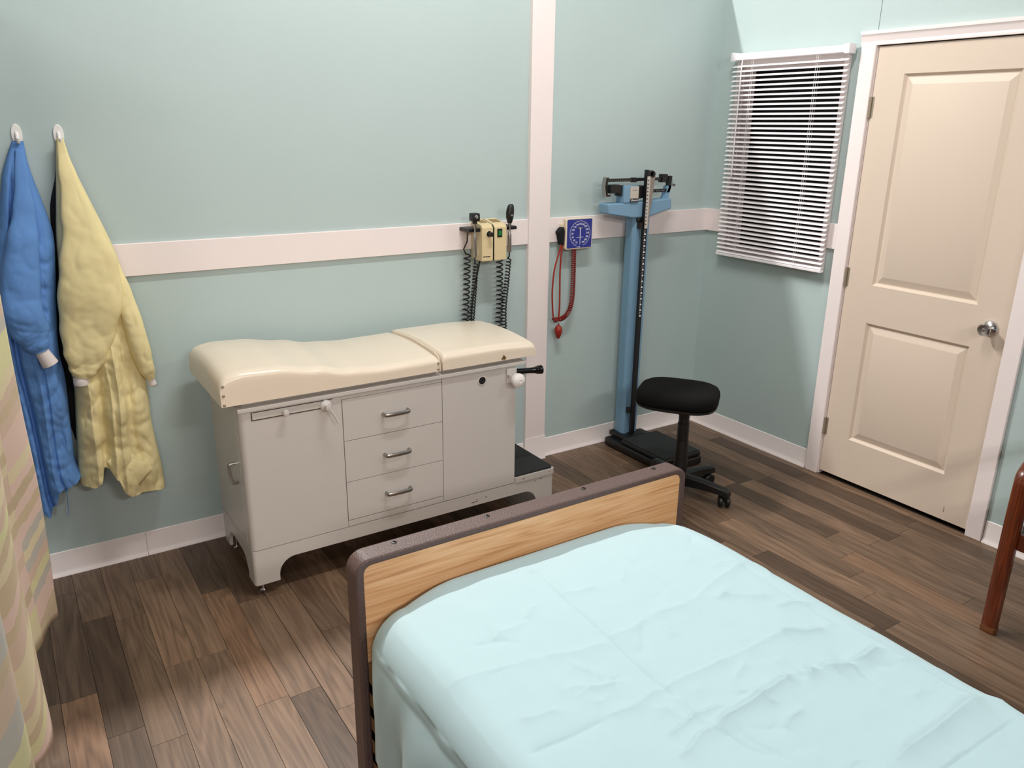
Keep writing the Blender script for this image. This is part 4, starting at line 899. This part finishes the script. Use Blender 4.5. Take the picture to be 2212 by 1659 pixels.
# turned-up hem flap
def flap(u, v):
    t = [(-3.186, .487), (-3.113, .519), (-3.03, .423), (-3.125, .327)]
    a = V((t[0][0], 0, t[0][1])).lerp(V((t[1][0], 0, t[1][1])), u); c = V((t[3][0], 0, t[3][1])).lerp(V((t[2][0], 0, t[2][1])), u); p = a.lerp(c, v)
    return V((p.x, -.128-.02*math.sin(PI*v)*math.sin(PI*u)-.006*noise.noise((u*5, v*5, 3)), p.z))
b = B(); b.grid(flap, 16, 16); fo = obj('hem_flap', b, M_GOWNY, YG, smooth=180); md = fo.modifiers.new('t', 'SOLIDIFY'); md.thickness = .002

BG = root('blue_gown', (-3.33, -.03, .3), 'blue surgical gown with white cuff hanging from the left-hand hook', 'gown')
bl_ = [(-3.306, 1.625), (-3.345, 1.534), (-3.364, 1.46), (-3.397, 1.311), (-3.43, 1.15), (-3.442, 1.03), (-3.445, .865), (-3.44, .693), (-3.436, .514), (-3.43, .33)]
br_ = [(-3.272, 1.625), (-3.270, 1.562), (-3.260, 1.495), (-3.242, 1.402), (-3.230, 1.308), (-3.245, 1.173), (-3.262, 1.027), (-3.273, .91), (-3.268, .822), (-3.272, .698), (-3.278, .572), (-3.28, .48), (-3.264, .429)]
drape('body', bl_, br_, [(0, .33), (.1, .31), (.22, .288), (.36, .34), (.50, .395), (.66, .40), (.8, .41), (1, .43)], .012,
      lambda v: interp([(0, .016), (.1, .04), (.3, .065), (.6, .07), (1, .06)], v), [(.26, .05, -.03, .05), (.5, .22, .02, .2), (.62, .03, -.010, .05), (.85, .2, .012, .1)], M_GOWNB, BG, 110, 150, 9.4, 1.8)
bs = sleeve('sleeve', [(-3.289, -.04, 1.60, .012, .008), (-3.298, -.06, 1.5, .022, .014), (-3.308, -.08, 1.40, .034, .02), (-3.328, -.095, 1.3, .048, .032), (-3.352, -.105, 1.18, .058, .042), (-3.364, -.115, 1.08, .062, .048), (-3.352, -.12, 1.01, .06, .044), (-3.342, -.125, .965, .042, .034), (-3.334, -.128, .935, .026, .024)], M_GOWNB, BG, 1.2)
obj('cuff', B().lathe([(.017, 0), (.027, .002), (.0255, .02), (.0235, .04), (.021, .062), (.018, .064)], (-3.309, -.132, .882), (-.40, 0, 1), 24), M_CUFF, bs)
obj('tie', B().box(-3.332, -3.322, -.05, -.047, .365, .42).tube([(-3.327, -.045, .38), (-3.329, -.042, .33), (-3.333, -.04, .262)], .0014, 5), M_GOWNB, BG)

# ------------------------------------------------------------------ privacy curtain
def curtain():
    ctl = [(-3.418, -.728), (-3.455, -.80), (-3.507, -.90), (-3.522, -1.0), (-3.492, -1.14), (-3.478, -1.28), (-3.505, -1.37), (-3.56, -1.42), (-3.575, -1.52), (-3.53, -1.62), (-3.51, -1.72), (-3.56, -1.82), (-3.59, -1.94), (-3.55, -2.06), (-3.56, -2.2)]
    P = smooth_path([(x, y, 0) for x, y in ctl], 10); L = [0]
    for a, c in zip(P, P[1:]): L.append(L[-1]+(c-a).length)
    nz = 70; z0, z1 = .25, 2.1; bm = bmesh.new(); uv = bm.loops.layers.uv.new('UVMap'); g = []
    for j in range(nz):
        z = z0+(z1-z0)*j/(nz-1); row = []
        for i, p in enumerate(P):
            o = .012*noise.noise((L[i]*6, z*2.2, 2))*(1-.5*j/nz)
            row.append(bm.verts.new((p.x+o, p.y, z+.010*math.sin(L[i]*30)*(j == 0))))
        g.append(row)
    for j in range(nz-1):
        for i in range(len(P)-1):
            f = bm.faces.new((g[j][i], g[j][i+1], g[j+1][i+1], g[j+1][i]))
            for lp, (ii, jj) in zip(f.loops, ((i, j), (i+1, j), (i+1, j+1), (i, j+1))): lp[uv].uv = (L[ii]+.013, jj/(nz-1)*(z1-z0))
    o = obj('privacy_curtain', bm, M_CURT, None, smooth=180); md = o.modifiers.new('t', 'SOLIDIFY'); md.thickness = .0015
    return tag(o, 'patterned pastel privacy curtain hanging at the left edge', 'curtain')
curtain()
tr = obj('curtain_track', B().box(-3.55, -3.52, -2.3, -.7, 2.1, 2.13), M_STEEL)
tag(tr, 'ceiling track carrying the patterned privacy curtain', 'curtain track')

# ------------------------------------------------------------------ batten housings on the hall ceiling, angled ones made up for the front fill pair
for (x, y, z, l, wd, p, tilt), lab in zip(BATTENS, ('behind the top of the back wall', 'over the bed', 'beyond the right wall', 'behind the bed head, added to light the back wall', 'at the far left behind the bed, turned to light the back wall')):
    r = root('ceiling_batten', (x, y, z), 'white fluorescent batten hung '+lab, 'ceiling light', 'fluorescent battens')
    rm = Matrix.Rotation(math.radians(tilt), 3, 'X'); cc = Vector((x, y, z))
    hb = B().box(x-l/2-.03, x+l/2+.03, y-wd/2-.02, y+wd/2+.02, z+.004, z+.06, .004); bmesh.ops.rotate(hb.bm, verts=hb.bm.verts, cent=cc, matrix=rm)
    db = B().box(x-l/2, x+l/2, y-wd/2, y+wd/2, z-.006, z+.003); bmesh.ops.rotate(db.bm, verts=db.bm.verts, cent=cc, matrix=rm)
    obj('housing', hb, M_WHITE, r); obj('diffuser', db, M_LAMP, r)
    obj('hanger', B().cyl((x, y, z+.03), (x, y, 3.95), .008, n=8), M_STEEL, r)
